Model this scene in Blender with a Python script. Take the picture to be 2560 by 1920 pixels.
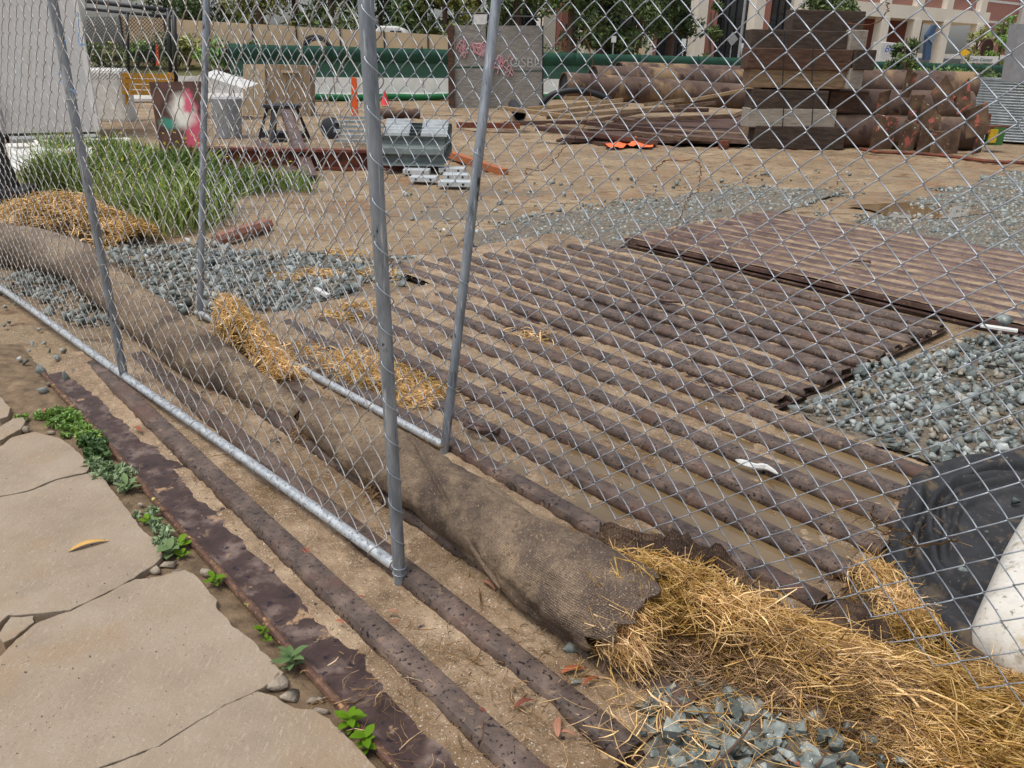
import bpy, bmesh, math, random
import numpy as np
from mathutils import Vector, Matrix
# ------------------------------------------------------------------ scene, camera, light
for o in list(bpy.data.objects): bpy.data.objects.remove(o)
SC = bpy.context.scene; COL = SC.collection
W, HGT, FPX, EYE = 2560., 1920., 1990., 1.6            # photograph size, focal length in its pixels, eye height
ROLL = math.atan(.022); PITCH = math.atan(812*math.cos(ROLL)/FPX)
_f = np.array([0, math.cos(PITCH), -math.sin(PITCH)]); _r0 = np.array([1., 0, 0]); _u0 = np.cross(_r0, _f)
_r = math.cos(ROLL)*_r0+math.sin(ROLL)*_u0; _u = -math.sin(ROLL)*_r0+math.cos(ROLL)*_u0
EYEP = np.array([0, 0, EYE])
cam = bpy.data.cameras.new('camera'); cam.sensor_width = 36; cam.lens = FPX/W*36; cam.clip_start = .05; cam.clip_end = 2000
co = bpy.data.objects.new('camera', cam); COL.objects.link(co)
M = Matrix(((_r[0], _u[0], -_f[0], 0), (_r[1], _u[1], -_f[1], 0), (_r[2], _u[2], -_f[2], EYE), (0, 0, 0, 1)))
co.matrix_world = M; SC.camera = co
SUN_EL, SUN_AZ = math.radians(70), math.radians(-125)     # veiled sun high over the yard
wd = bpy.data.worlds.new('World'); SC.world = wd; wd.use_nodes = True
nt = wd.node_tree; bg = nt.nodes['Background']
sky = nt.nodes.new('ShaderNodeTexSky'); sky.sky_type = 'NISHITA'; sky.sun_disc = False
sky.sun_elevation = SUN_EL; sky.sun_rotation = SUN_AZ; sky.air_density = 1.0; sky.dust_density = 4.0; sky.ozone_density = 1.0
hs = nt.nodes.new('ShaderNodeHueSaturation'); hs.inputs['Saturation'].default_value = .45     # cloud veil
nt.links.new(sky.outputs[0], hs.inputs['Color']); nt.links.new(hs.outputs[0], bg.inputs[0]); bg.inputs[1].default_value = .14
sl = bpy.data.lights.new('sun', 'SUN'); sl.energy = 1.5; sl.angle = math.radians(24); sl.color = (1, .96, .9)
so = bpy.data.objects.new('sun', sl); COL.objects.link(so)
sd = Vector((math.sin(SUN_AZ)*math.cos(SUN_EL), math.cos(SUN_AZ)*math.cos(SUN_EL), math.sin(SUN_EL)))
so.rotation_euler = sd.to_track_quat('Z', 'Y').to_euler()
SC.view_settings.view_transform = 'Standard'; SC.view_settings.look = 'None'; SC.view_settings.gamma = 1
SC.view_settings.use_curve_mapping = False; SC.view_settings.exposure = .27
rng = np.random.default_rng(7); random.seed(7)

# ------------------------------------------------------------------ helpers
def ray(x, y): return _r*(x-1280)/FPX-_u*(y-960)/FPX+_f
def G(x, y, z=0.):                                     # pixel -> point on the level z (what it stands on)
    d = ray(x, y); return EYEP+d*((z-EYE)/d[2])
def at(x, y, Y):                                       # pixel -> point at the forward distance Y of what it belongs to
    d = ray(x, y); return EYEP+d*(Y/d[1])
D2 = np.array([.667, -.745]); N2 = np.array([.745, .667])    # along the mats' ribs; across them, away from the eye
def SN(s, n, z=0.): p = D2*s+N2*n; return np.array([p[0], p[1], z])
def hsh(a): a = np.sin(a)*43758.5453; return a-np.floor(a)
def vnoise(x, y, seed=0):
    x = np.asarray(x, float); y = np.asarray(y, float)
    xi, yi = np.floor(x), np.floor(y); fx, fy = x-xi, y-yi
    fx = fx*fx*(3-2*fx); fy = fy*fy*(3-2*fy); h = lambda i, j: hsh((xi+i)*127.1+(yi+j)*311.7+seed*74.7)
    return (h(0, 0)*(1-fx)+h(1, 0)*fx)*(1-fy)+(h(0, 1)*(1-fx)+h(1, 1)*fx)*fy-.5
def fbm(x, y, seed=0, o=4):
    t = 0; a = 1.; x = np.asarray(x, float); y = np.asarray(y, float)
    for k in range(o): t = t+a*vnoise(x, y, seed+k*13); x = x*2.03; y = y*2.03; a *= .5
    return t
def props(o, label=None, cat=None, group=None, kind=None):
    if label: o['label'] = label
    if cat: o['category'] = cat
    if group: o['group'] = group
    if kind: o['kind'] = kind
    return o
def thing(name, loc, label, cat, group=None):
    o = bpy.data.objects.new(name, None); o.empty_display_size = .1; COL.objects.link(o); o.location = [float(c) for c in loc]
    return props(o, label, cat, group)
def wloc(o):
    v = Vector((0, 0, 0))
    while o is not None: v += o.location; o = o.parent
    return v
def mesh_obj(name, V, F, mat, parent=None, smooth=False, origin=None, attr=None):
    """V world coordinates; object origin = parent's base or `origin` (or the centre of the base)"""
    V = np.asarray(V, float).reshape(-1, 3)
    me = bpy.data.meshes.new(name)
    if parent is not None: org = np.array(wloc(parent))
    elif origin is not None: org = np.asarray(origin, float)
    else:
        mn, mx = V.min(0), V.max(0); org = np.array([(mn[0]+mx[0])/2, (mn[1]+mx[1])/2, mn[2]])
    Vl = V-org
    if isinstance(F, np.ndarray):
        k = F.shape[1]; me.vertices.add(len(Vl)); me.vertices.foreach_set('co', Vl.astype(np.float32).ravel())
        me.loops.add(F.size); me.loops.foreach_set('vertex_index', F.astype(np.int32).ravel())
        me.polygons.add(len(F)); me.polygons.foreach_set('loop_start', np.arange(0, F.size, k, dtype=np.int32))
        me.update(calc_edges=True); me.validate()
    else:
        me.from_pydata(Vl.tolist(), [], [list(f) for f in F]); me.update()
    if smooth: me.polygons.foreach_set('use_smooth', np.ones(len(me.polygons), bool))
    if attr is not None:
        a = me.attributes.new('tint', 'FLOAT', 'POINT'); a.data.foreach_set('value', np.asarray(attr, np.float32))
    for m in (mat if isinstance(mat, (list, tuple)) else [mat]): me.materials.append(m)
    o = bpy.data.objects.new(name, me); COL.objects.link(o)
    if parent is not None: o.parent = parent
    else: o.location = org
    return o
class MB:
    def __init__(s): s.v = []; s.f = []; s.n = 0
    def add(s, V, F):
        V = np.asarray(V, float).reshape(-1, 3); s.v.append(V); s.f += [tuple(int(i)+s.n for i in f) for f in F]; s.n += len(V); return s
    def box(s, c, size, rot=None, bev=0.):
        x, y, z = [d/2 for d in size]
        P = np.array([(i*x, j*y, k*z) for k in (-1, 1) for (i, j) in ((-1, -1), (1, -1), (1, 1), (-1, 1))], float)
        if rot is not None: P = P@np.asarray(rot, float).T
        return s.add(P+np.asarray(c, float), [(3, 2, 1, 0), (4, 5, 6, 7), (0, 1, 5, 4), (1, 2, 6, 5), (2, 3, 7, 6), (3, 0, 4, 7)])
    def bar(s, a, b, w, h, up=(0, 0, 1)):               # box beam from a to b, w across, h along up
        a = np.asarray(a, float); b = np.asarray(b, float); d = b-a; L = np.linalg.norm(d); d /= L
        x = np.cross(d, up); x /= np.linalg.norm(x)+1e-9; z = np.cross(x, d)
        return s.box((a+b)/2, (w, L, h), np.array([x, d, z]).T)
    def tube(s, P, r, sides=8, cap=True, closed=False):
        P = np.asarray(P, float); n = len(P); r = np.broadcast_to(np.asarray(r, float), (n,))
        T = np.zeros_like(P)
        if closed: T = np.roll(P, -1, 0)-np.roll(P, 1, 0)
        else: T[1:-1] = P[2:]-P[:-2]; T[0] = P[1]-P[0]; T[-1] = P[-1]-P[-2]
        T /= np.linalg.norm(T, axis=1)[:, None]+1e-12
        ref = np.array([0, 0, 1.]) if abs(T[0][2]) < .9 else np.array([1., 0, 0])
        X = np.cross(T[0], ref); X /= np.linalg.norm(X); rings = []
        a = np.arange(sides)*2*math.pi/sides
        for i in range(n):
            X = X-T[i]*(X@T[i]); X /= np.linalg.norm(X)+1e-12; Y = np.cross(T[i], X)
            rings.append(P[i]+r[i]*(np.cos(a)[:, None]*X+np.sin(a)[:, None]*Y))
        F = []
        for i in range(n if closed else n-1):
            j = (i+1) % n
            for k in range(sides): F.append((i*sides+k, i*sides+(k+1) % sides, j*sides+(k+1) % sides, j*sides+k))
        if cap and not closed: F += [tuple(range(sides-1, -1, -1)), tuple((n-1)*sides+k for k in range(sides))]
        return s.add(np.concatenate(rings), F)
    def extrude(s, poly, vec):                          # flat polygon (world points) swept by vec
        P = np.asarray(poly, float); n = len(P); v = np.asarray(vec, float)
        F = [tuple(range(n-1, -1, -1)), tuple(range(n, 2*n))]+[(i, (i+1) % n, n+(i+1) % n, n+i) for i in range(n)]
        return s.add(np.concatenate([P, P+v]), F)
    def lathe(s, c, prof, sides=16, rot=None):
        a = np.arange(sides)*2*math.pi/sides; V = []
        for r, z in prof: V.append(np.stack([r*np.cos(a), r*np.sin(a), np.full(sides, z)], 1))
        V = np.concatenate(V); V = V if rot is None else V@np.asarray(rot).T; F = []
        for i in range(len(prof)-1):
            for k in range(sides): F.append((i*sides+k, i*sides+(k+1) % sides, (i+1)*sides+(k+1) % sides, (i+1)*sides+k))
        F += [tuple(range(sides-1, -1, -1)), tuple((len(prof)-1)*sides+k for k in range(sides))]
        return s.add(V+np.asarray(c, float), F)
    def build(s, name, mat, parent=None, smooth=False, origin=None):
        o = mesh_obj(name, np.concatenate(s.v), s.f, mat, parent, smooth, origin); return o
def rz(a): c, s = math.cos(a), math.sin(a); return np.array([[c, -s, 0], [s, c, 0], [0, 0, 1]])
def rx(a): c, s = math.cos(a), math.sin(a); return np.array([[1, 0, 0], [0, c, -s], [0, s, c]])
def ry(a): c, s = math.cos(a), math.sin(a); return np.array([[c, 0, s], [0, 1, 0], [-s, 0, c]])
def smooth_by_angle(o, deg=40):
    me = o.data; me.polygons.foreach_set('use_smooth', np.ones(len(me.polygons), bool))
    try: me.set_sharp_from_angle(angle=math.radians(deg))
    except Exception: pass
    return o
def bevel(o, w=.006, seg=2):
    m = o.modifiers.new('bevel', 'BEVEL'); m.width = w; m.segments = seg; m.limit_method = 'ANGLE'; m.angle_limit = math.radians(35); return o

# ------------------------------------------------------------------ materials
def srgb(r, g, b): return tuple(((c/255)/12.92 if c/255 <= .04045 else ((c/255+.055)/1.055)**2.4) for c in (r, g, b))+(1,)
def material(name, cols, scale=5., detail=6., rough=(.7, .9), bump=.3, bscale=None, stretch=(1, 1, 1), metal=0., spots=None, spec=.4, tint=0., rand=0., bdist=.004, dist=0., alpha=None, coat=0.):
    """cols: [(pos, rgba)...] ramp over noise; spots: list of (scale, threshold lo, hi, rgba, stretch|None, rough|None)"""
    m = bpy.data.materials.new(name); m.use_nodes = True; n = m.node_tree.nodes; L = m.node_tree.links
    b = n['Principled BSDF']; b.inputs['Metallic'].default_value = metal; b.inputs['Specular IOR Level'].default_value = spec
    tc = n.new('ShaderNodeTexCoord'); mp = n.new('ShaderNodeMapping'); mp.inputs['Scale'].default_value = stretch
    geo = n.new('ShaderNodeNewGeometry'); L.new(geo.outputs['Position'], mp.inputs[0])
    def noise(sc, det=detail, src=None, d=dist):
        t = n.new('ShaderNodeTexNoise'); t.inputs['Scale'].default_value = sc; t.inputs['Detail'].default_value = det
        t.inputs['Roughness'].default_value = .62; t.inputs['Distortion'].default_value = d; L.new((src or mp).outputs[0], t.inputs['Vector']); return t
    t = noise(scale); cr = n.new('ShaderNodeValToRGB'); e = cr.color_ramp.elements
    while len(e) < len(cols): e.new(.5)
    for i, (p, c) in enumerate(cols): e[i].position = p; e[i].color = c
    L.new(t.outputs['Fac'], cr.inputs[0]); out = cr.outputs[0]
    rr = n.new('ShaderNodeMapRange'); rr.inputs['From Min'].default_value = .3; rr.inputs['From Max'].default_value = .7
    rr.inputs['To Min'].default_value = rough[0]; rr.inputs['To Max'].default_value = rough[1]; L.new(noise(scale*2.3, 4).outputs['Fac'], rr.inputs[0]); rout = rr.outputs[0]
    for sp in (spots or []):
        sc, lo, hi, col = sp[:4]; st = sp[4] if len(sp) > 4 else None; sr = sp[5] if len(sp) > 5 else None
        src = mp
        if st: src = n.new('ShaderNodeMapping'); src.inputs['Scale'].default_value = st; src.inputs['Location'].default_value = (sc*.37, sc*.11, 1.3); L.new(geo.outputs['Position'], src.inputs[0])
        else: src = n.new('ShaderNodeMapping'); src.inputs['Location'].default_value = (sc*.37+3, sc*.11, 1.3); L.new(mp.outputs[0], src.inputs[0])
        t2 = noise(sc, 5, src); mr = n.new('ShaderNodeMapRange'); mr.inputs['From Min'].default_value = lo; mr.inputs['From Max'].default_value = hi
        L.new(t2.outputs['Fac'], mr.inputs[0]); mx = n.new('ShaderNodeMix'); mx.data_type = 'RGBA'
        L.new(mr.outputs[0], mx.inputs['Factor']); L.new(out, mx.inputs['A']); mx.inputs['B'].default_value = col; out = mx.outputs['Result']
        if sr is not None:
            m2 = n.new('ShaderNodeMix'); L.new(mr.outputs[0], m2.inputs['Factor']); L.new(rout, m2.inputs['A']); m2.inputs['B'].default_value = sr; rout = m2.outputs['Result']
    if tint or rand:
        if tint: a = n.new('ShaderNodeAttribute'); a.attribute_name = 'tint'; src = a.outputs['Fac']; k = tint
        else: a = n.new('ShaderNodeObjectInfo'); src = a.outputs['Random']; k = rand
        mr = n.new('ShaderNodeMapRange'); mr.inputs['To Min'].default_value = 1-k; mr.inputs['To Max'].default_value = 1+k; L.new(src, mr.inputs[0])
        h = n.new('ShaderNodeHueSaturation'); L.new(mr.outputs[0], h.inputs['Value']); L.new(out, h.inputs['Color'])
        m3 = n.new('ShaderNodeMapRange'); m3.inputs['To Min'].default_value = 1.15; m3.inputs['To Max'].default_value = .7
        L.new(src, m3.inputs[0]); L.new(m3.outputs[0], h.inputs['Saturation']); out = h.outputs[0]
    L.new(out, b.inputs['Base Color']); L.new(rout, b.inputs['Roughness'])
    if bump:
        bp = n.new('ShaderNodeBump'); bp.inputs['Strength'].default_value = bump; bp.inputs['Distance'].default_value = bdist
        L.new(noise(bscale or scale*3, 8).outputs['Fac'], bp.inputs['Height']); L.new(bp.outputs[0], b.inputs['Normal'])
    if coat: b.inputs['Coat Weight'].default_value = coat; b.inputs['Coat Roughness'].default_value = .15
    return m
def plain(name, col, rough=.6, metal=0., spec=.4):
    return material(name, [(.3, tuple(c*.82 for c in col[:3])+(1,)), (.7, tuple(min(1, c*1.12) for c in col[:3])+(1,))], 9, 4, (rough*.85, min(1, rough*1.1)), .15, metal=metal, spec=spec)
C = lambda *a: srgb(*a)
m_sand = material('sand', [(.28, C(104, 84, 62)), (.5, C(146, 123, 97)), (.72, C(178, 156, 128))], 7, 14, (.5, .9), 1., 120, bdist=.006,
    spots=[(1.6, .5, .64, C(118, 94, 66), None, .35), (28, .58, .68, C(168, 146, 118)), (45, .6, .7, C(92, 76, 58)), (150, .6, .65, C(204, 194, 178)), (120, .62, .66, C(70, 62, 54))])
m_dirt = material('dirt', [(.25, C(108, 90, 68)), (.5, C(148, 128, 100)), (.75, C(174, 154, 125))], .8, 14, (.6, .95), 1., 30, bdist=.03,
    spots=[(.9, .52, .68, C(140, 109, 78)), (3.2, .54, .64, C(108, 84, 62), (1, 2.6, 1)), (12, .56, .66, C(122, 98, 74)), (110, .62, .67, C(204, 196, 184)), (80, .64, .68, C(82, 78, 74)), (.35, .58, .68, C(126, 112, 92), (1, 3.2, 1), .3)])
m_rust = material('rusty_steel', [(.3, C(64, 55, 51)), (.52, C(98, 84, 76)), (.72, C(130, 111, 99))], 11, 10, (.38, .62), .8, 70, bdist=.002, metal=.05, spec=.35,
    spots=[(70, .57, .62, C(28, 22, 25)), (5.0, .54, .70, C(98, 74, 64)), (26, .61, .69, C(134, 112, 92), None, .9)])
m_rustflat = material('rusty_sheet', [(.3, C(50, 38, 35)), (.5, C(74, 57, 52)), (.66, C(126, 109, 100))], 9, 14, (.25, .6), .5, 70, bdist=.002, metal=.1,
    spots=[(30, .58, .66, C(44, 34, 40), None, .2), (12, .62, .68, C(160, 132, 104), None, .9)])
m_concrete = material('pavement_concrete', [(.25, C(137, 122, 104)), (.5, C(151, 136, 117)), (.75, C(162, 148, 130))], 3.4, 14, (.75, .95), .9, 90, bdist=.004,
    spots=[(2.6, .52, .74, C(148, 124, 97)), (5, .56, .7, C(140, 126, 108)), (26, .56, .7, C(166, 152, 134), (6, 1.2, 1)), (170, .62, .70, C(182, 170, 152)), (130, .64, .70, C(124, 110, 94)), (34, .71, .74, C(66, 64, 64))])
m_rubble = material('broken_concrete', [(.3, C(120, 106, 90)), (.7, C(180, 168, 150))], 20, 8, (.8, 1), .9, 60, bdist=.01)
m_galv = material('galvanised_pipe', [(.3, C(120, 128, 136)), (.55, C(152, 160, 168)), (.75, C(182, 188, 194))], 26, 6, (.35, .55), .15, 90, stretch=(1, 1, .22), metal=.55, spec=.5,
    spots=[(60, .58, .68, C(104, 108, 112), (1, 1, .12)), (9, .6, .70, C(118, 116, 110), (1, 1, .2)), (30, .64, .68, C(70, 70, 70), (1, 1, .3)), (90, .6, .66, C(196, 200, 204), (1, 1, .06))])
m_galv2 = material('weathered_galvanised_rail', [(.3, C(150, 154, 158)), (.5, C(184, 190, 194)), (.7, C(206, 210, 212))], 40, 6, (.4, .6), .2, 90, metal=.4,
    spots=[(75, .58, .64, C(104, 108, 112)), (14, .62, .7, C(150, 138, 120))])
m_wire = material('fence_wire', [(.3, C(138, 146, 156)), (.7, C(182, 190, 198))], 30, 3, (.35, .5), 0, metal=.45, spec=.5)
m_wire_w = material('pale_fence_wire', [(.3, C(150, 147, 142)), (.7, C(200, 198, 194))], 14, 3, (.4, .55), 0, metal=.25, spec=.5, spots=[(5, .6, .72, C(150, 132, 108))])
m_wire_r = plain('rusty_wire', C(104, 66, 44), .8)
# ================================================================== ground, mats, pavement
def grid(x0, x1, y0, y1, st, zf):
    xs = np.arange(x0, x1+st/2, st); ys = np.arange(y0, y1+st/2, st); X, Y = np.meshgrid(xs, ys); Z = zf(X, Y)
    V = np.stack([X, Y, Z], -1).reshape(-1, 3); nx, ny = len(xs), len(ys); i = np.arange(nx-1)[None, :]+np.arange(ny-1)[:, None]*nx
    F = np.stack([i, i+1, i+nx+1, i+nx], -1).reshape(-1, 4); return V, F
def sn(X, Y): return X*D2[0]+Y*D2[1], X*N2[0]+Y*N2[1]
def in_mat(s, n, m=0.):
    a = (s > -4.55-m) & (s < -.93+m) & (n > .74-m) & (n < 3.42+m); b = (s > -5.45-m) & (s < -1.83+m) & (n > 3.40-m) & (n < 5.48+m)
    return a | b
def ground_z(X, Y):
    s, n = sn(X, Y); z = .012*fbm(X*1.1, Y*1.1, 3)+.010*fbm(X*6, Y*6, 5)
    r = np.hypot(X, Y); z = z+np.clip((r-9)/10, 0, 1)*.10*fbm(X*.33, Y*.5, 8, 5)+np.clip((Y-8.5)/3, 0, 1)*(.045*np.abs(fbm(X*1.3, Y*2.6, 18, 4))+.03*fbm(X*5, Y*5, 19, 2)-.02)
    z = np.where(in_mat(s, n, .05), -.03+0*z, z); z = np.where(n < .80, np.minimum(z, 0)-.015, z); return z
V1, F1 = grid(-9, 11, .6, 26, .07, ground_z)
o = props(mesh_obj('ground', V1, F1, m_dirt, smooth=True, origin=(0, 0, 0)), kind='structure')
far = MB(); z0 = -.05
for (x0, x1, y0, y1) in ((-400, -9, -20, 900), (11, 400, -20, 900), (-9, 11, 26, 900), (-9, 11, -20, .6)): far.add([(x0, y0, z0), (x1, y0, z0), (x1, y1, z0), (x0, y1, z0)], [(0, 1, 2, 3)])
props(far.build('terrain', m_dirt, origin=(0, 0, 0)), kind='structure')

# --- corrugated steel mats
RW, RH = .056, .038                                     # half width and height of a rib
def rib_mesh(mb, s0, s1, n, z, seed, rag=0., RW=RW, RH=RH):
    k = 28; prof = [(-RW, 0), (-RW*.84, RH*.62), (-RW*.70, RH*.90), (-RW*.50, RH*.98), (RW*.50, RH), (RW*.70, RH*.92), (RW*.84, RH*.62), (RW, 0)]
    ss = np.linspace(s0, s1, k); V = []
    for i, s in enumerate(ss):
        dn = .005*math.sin(s*1.3+seed)+.001*float(vnoise(s*5, seed*3.1)); dz = .005*float(vnoise(s*1.1, seed*7.7+4))
        for (a, h) in prof:
            ds = rag*float(vnoise(a*60, seed*5.))*(1 if i == k-1 else 0)
            V.append(SN(s+ds, n+dn+a*(1+.07*float(vnoise(s*7, seed*2.+1))), z+h+dz))
    m = len(prof); F = [(i*m+j, (i+1)*m+j, (i+1)*m+j+1, i*m+j+1) for i in range(k-1) for j in range(m-1)]
    mb.add(V, F)
def mat_thing(label, s0, s1, n0, n1, ribs, z, seed, skew=0., edge=None, thick=.006, rag=.0):
    t = thing('corrugated_steel_mat', SN((s0+s1)/2, (n0+n1)/2, 0), label, 'steel mat')
    mb = MB(); mb.extrude([SN(s0, n0, z-thick), SN(s1, n0, z-thick), SN(s1, n1, z-thick), SN(s0+skew, n1, z-thick)], (0, 0, thick)); mb.build('sheet', m_rustflat, t)
    for k, n in enumerate(ribs):
        mb = MB(); f = (n-n0)/(n1-n0); rib_mesh(mb, s0+skew*f+.05*hsh(k*3.3+seed), s1-.02*hsh(k*1.7+seed), n, z+.001, seed+k*1.37, rag, .048 if n < 3.4 else .056)
        r = smooth_by_angle(mb.build('rib', m_rust, t), 32); sm = r.modifiers.new('thickness', 'SOLIDIFY'); sm.thickness = .005; sm.offset = -1
    return t
mat1 = mat_thing('dark rusty corrugated steel mat under the straw roll, edge beside the concrete pavement', -4.55, -.88, .77, 3.41, [.99+.2285*k for k in range(11)], .004, 1.)
mat2 = mat_thing('sandy rusty corrugated steel mat with a ragged end beside the gravel', -5.42, -1.83, 3.42, 5.50, [3.51+.2125*k for k in range(10)], .008, 31., skew=.4, rag=.05)
# the near edge: a rolled lip with flaking yellow paint
m_lip = material('rusty_lip', [(.3, C(72, 50, 42)), (.55, C(100, 72, 56)), (.75, C(134, 104, 80))], 20, 8, (.5, .8), .6, 80, spots=[(40, .54, .62, C(66, 46, 40)), (26, .64, .67, C(186, 178, 96)), (60, .6, .64, C(160, 124, 84))])
mb = MB(); ss = np.linspace(-4.52, -.6, 50)
mb.tube([SN(s, .752+.004*math.sin(s*3), .018+.004*math.sin(s*5)) for s in ss], .0125, 8); smooth_by_angle(mb.build('edge_lip', m_lip, mat1))
mb = MB(); mb.extrude([SN(-4.5, .757, .0), SN(-.94, .757, .0), SN(-.94, .777, .0), SN(-4.5, .777, .0)], (0, 0, .012)); mb.build('edge_flange', m_rustflat, mat1)
# raised mat: its layered near edge shows
def raised():
    s0, s1, n0, n1, z = -4.80, -1.42, 5.66, 8.05, .085
    t = thing('raised_steel_mat', SN((s0+s1)/2, 6.8, 0), 'raised reddish brown corrugated steel mat with a dark gap under its near edge', 'steel mat')
    mb = MB(); mb.extrude([SN(s0, n0, z-.03), SN(s1, n0, z-.03), SN(s1, n1, z-.03), SN(s0+.1, n1, z-.03)], (0, 0, .03)); mb.build('sheet', m_rust2, t)
    for k in range(11):
        mb = MB(); rib_mesh(mb, s0+.03*hsh(k*2.1), s1, n0+.10+.222*k, z+.001, 60+k*1.9, RW=.052, RH=.024); r = smooth_by_angle(mb.build('rib', m_rust2, t), 32)
    for k, (nn, zz, h) in enumerate(((5.668, .030, .012), (5.700, .055, .016), (5.69, .008, .012))):
        mb = MB(); mb.bar(SN(s0+.02*k, nn, zz), SN(s1-.02*k, nn, zz), .03, h); mb.build('edge_plate', m_rust2, t)
    for k in range(4):
        mb = MB(); mb.bar(SN(s0+.2+k*.98, 5.76, .028), SN(s0+.2+k*.98, 8.0, .028), .1, .05); mb.build('bearer', m_rustflat, t)
    return t
m_rust2 = material('brown_rusty_steel', [(.3, C(66, 50, 46)), (.52, C(98, 77, 70)), (.72, C(124, 102, 92))], 6, 10, (.35, .6), .6, 60, bdist=.002, metal=.1,
    spots=[(60, .6, .65, C(60, 40, 38)), (30, .6, .68, C(150, 122, 96), None, .95)])
mat3 = raised()
ss = np.arange(-4.85, -1.42, .03); ns = np.arange(5.68, 8.05, .016); S_, N_ = np.meshgrid(ss, ns); Z = .085+.009+.014*fbm(S_*5, N_*7, 111)+.012*fbm(S_*1.2, N_*1.5, 112)+.006*fbm(S_*20, N_*20, 113, 2)
V = np.stack([D2[0]*S_+N2[0]*N_, D2[1]*S_+N2[1]*N_, Z], -1).reshape(-1, 3); nx, ny = len(ss), len(ns); i = np.arange(nx-1)[None, :]+np.arange(ny-1)[:, None]*nx
props(mesh_obj('sand', V, np.stack([i, i+1, i+nx+1, i+nx], -1).reshape(-1, 4), m_sand, smooth=True, origin=(0, 0, 0)), 'dry sand caught between the ribs of the raised mat', kind='stuff')
# --- sand that has washed over the mats and lies in their troughs
def rib_phase(s, n):
    a = (n-.99)/.2285; b = (n-3.51)/.2125
    p = np.where(n < 3.39, a, b); return np.abs(p-np.round(p))*np.where(n < 3.39, .2285, .2125)
def sand_z(s, n):
    ph = rib_phase(s, n)
    z = .0145+.012*fbm(s*.8, n*2.2, 11)+.013*fbm(s*6, n*9, 12)+.009*fbm(s*26, n*26, 14, 3)
    z = z-.010*np.clip((n-2.0)/1.4, 0, 1)*0
    z = z+.016*np.clip(fbm(s*1.6+4, n*1.2, 17)-.18, 0, 1)*1.5       # drifts that bury a rib here and there
    near = np.clip((n-.80)/.10, 0, 1)                                # the first trough: bare sheet along the lip
    z = z-(1-near)*.05-np.clip(.95-n, 0, .2)*.05
    z = np.where(n > 3.39, z-.005, z-.003*np.clip((n-1.7)/.8, 0, 1))
    z = z+.02*np.clip((-s-3.7)/.8, 0, 1)                             # buried towards the far-left ends
    z = z-.009*np.exp(-((s+1.6)/.45)**2-((n-2.45)/.55)**2)           # hollow where the water stands
    z = z-.010*np.exp(-((s+1.15)/.3)**2-((n-3.0)/.45)**2)
    return z
ss = np.arange(-5.6, -.86, .011); ns = np.concatenate([np.arange(.79, 1.8, .0075), np.arange(1.8, 5.52, .014)]); S_, N_ = np.meshgrid(ss, ns); Z = sand_z(S_, N_)
V = np.stack([D2[0]*S_+N2[0]*N_, D2[1]*S_+N2[1]*N_, Z], -1).reshape(-1, 3); nx, ny = len(ss), len(ns)
i = np.arange(nx-1)[None, :]+np.arange(ny-1)[:, None]*nx; sc_, nc_ = (S_[:-1, :-1]+.009), (N_[:-1, :-1]+.007)
keep = ((nc_ < 3.41) & (sc_ > -4.75+.06*fbm(sc_*3, nc_*3, 5)) & (sc_ < -.885)) | ((nc_ >= 3.41) & (sc_ < -1.84) & (sc_ > -5.55))
F = np.stack([i, i+1, i+nx+1, i+nx], -1)[keep].reshape(-1, 4)
props(mesh_obj('sand', V, F, m_sand, smooth=True, origin=(0, 0, 0)), 'brown wet sand washed over the steel mats, filling the troughs between ribs', kind='stuff')
m_water = material('muddy_water', [(.3, C(104, 84, 56)), (.7, C(128, 108, 78))], 3, 3, (.02, .05), 0, spec=.9)
mb = MB()
mb.add([SN(-2.3, 1.95, .0072), SN(-.96, 1.95, .0072), SN(-.96, 3.36, .0072), SN(-2.3, 3.36, .0072)], [(0, 1, 2, 3)])
props(mb.build('water', m_water, origin=(0, 0, 0)), 'shallow muddy water standing in the troughs of the steel mat', kind='structure')
# puddle out in the yard
c = G(2295, 530); a = np.linspace(0, 2*math.pi, 40)[:-1]; mb = MB(); mb.add([(c[0]+(1.25+.3*math.sin(3*t+1))*math.cos(t)*.62, c[1]+(.45+.1*math.sin(2*t))*math.sin(t)*1.2, .022) for t in a], [tuple(range(39))])
props(mb.build('puddle', m_water, origin=(0, 0, 0)), 'still puddle in the yard dirt beyond the raised mat', kind='structure')

# --- pavement slabs
PZ = .034
def slab(px, seed, parent):
    P = [G(x, y, PZ)[:2] for x, y in px]; Q = []
    for i in range(len(P)):
        a, b = P[i], P[(i+1) % len(P)]; L = np.linalg.norm(b-a); k = max(1, min(60, int(L/.016))); off = np.linalg.norm(px[i]) ; nrm = np.array([-(b-a)[1], (b-a)[0]])/(L+1e-9)
        for j in range(k):
            p = a+(b-a)*j/k; w = .008*float(fbm(p[0]*26, p[1]*26, seed, 5))*(j > 0); Q.append(p+nrm*w)
    if sum((Q[i][0]*Q[(i+1) % len(Q)][1]-Q[(i+1) % len(Q)][0]*Q[i][1]) for i in range(len(Q))) < 0: Q = Q[::-1]
    mb = MB(); mb.extrude([(q[0], q[1], PZ-.09) for q in Q], (0, 0, .09)); o = mb.build('concrete_slab', m_concrete, parent); bevel(o, .0025, 2); return o
pav = bpy.data.objects.new('pavement', None); COL.objects.link(pav); pav.location = [float(v) for v in G(200, 1600, 0)]; props(pav, 'worn tan concrete pavement of cracked slabs', kind='structure')
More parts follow.
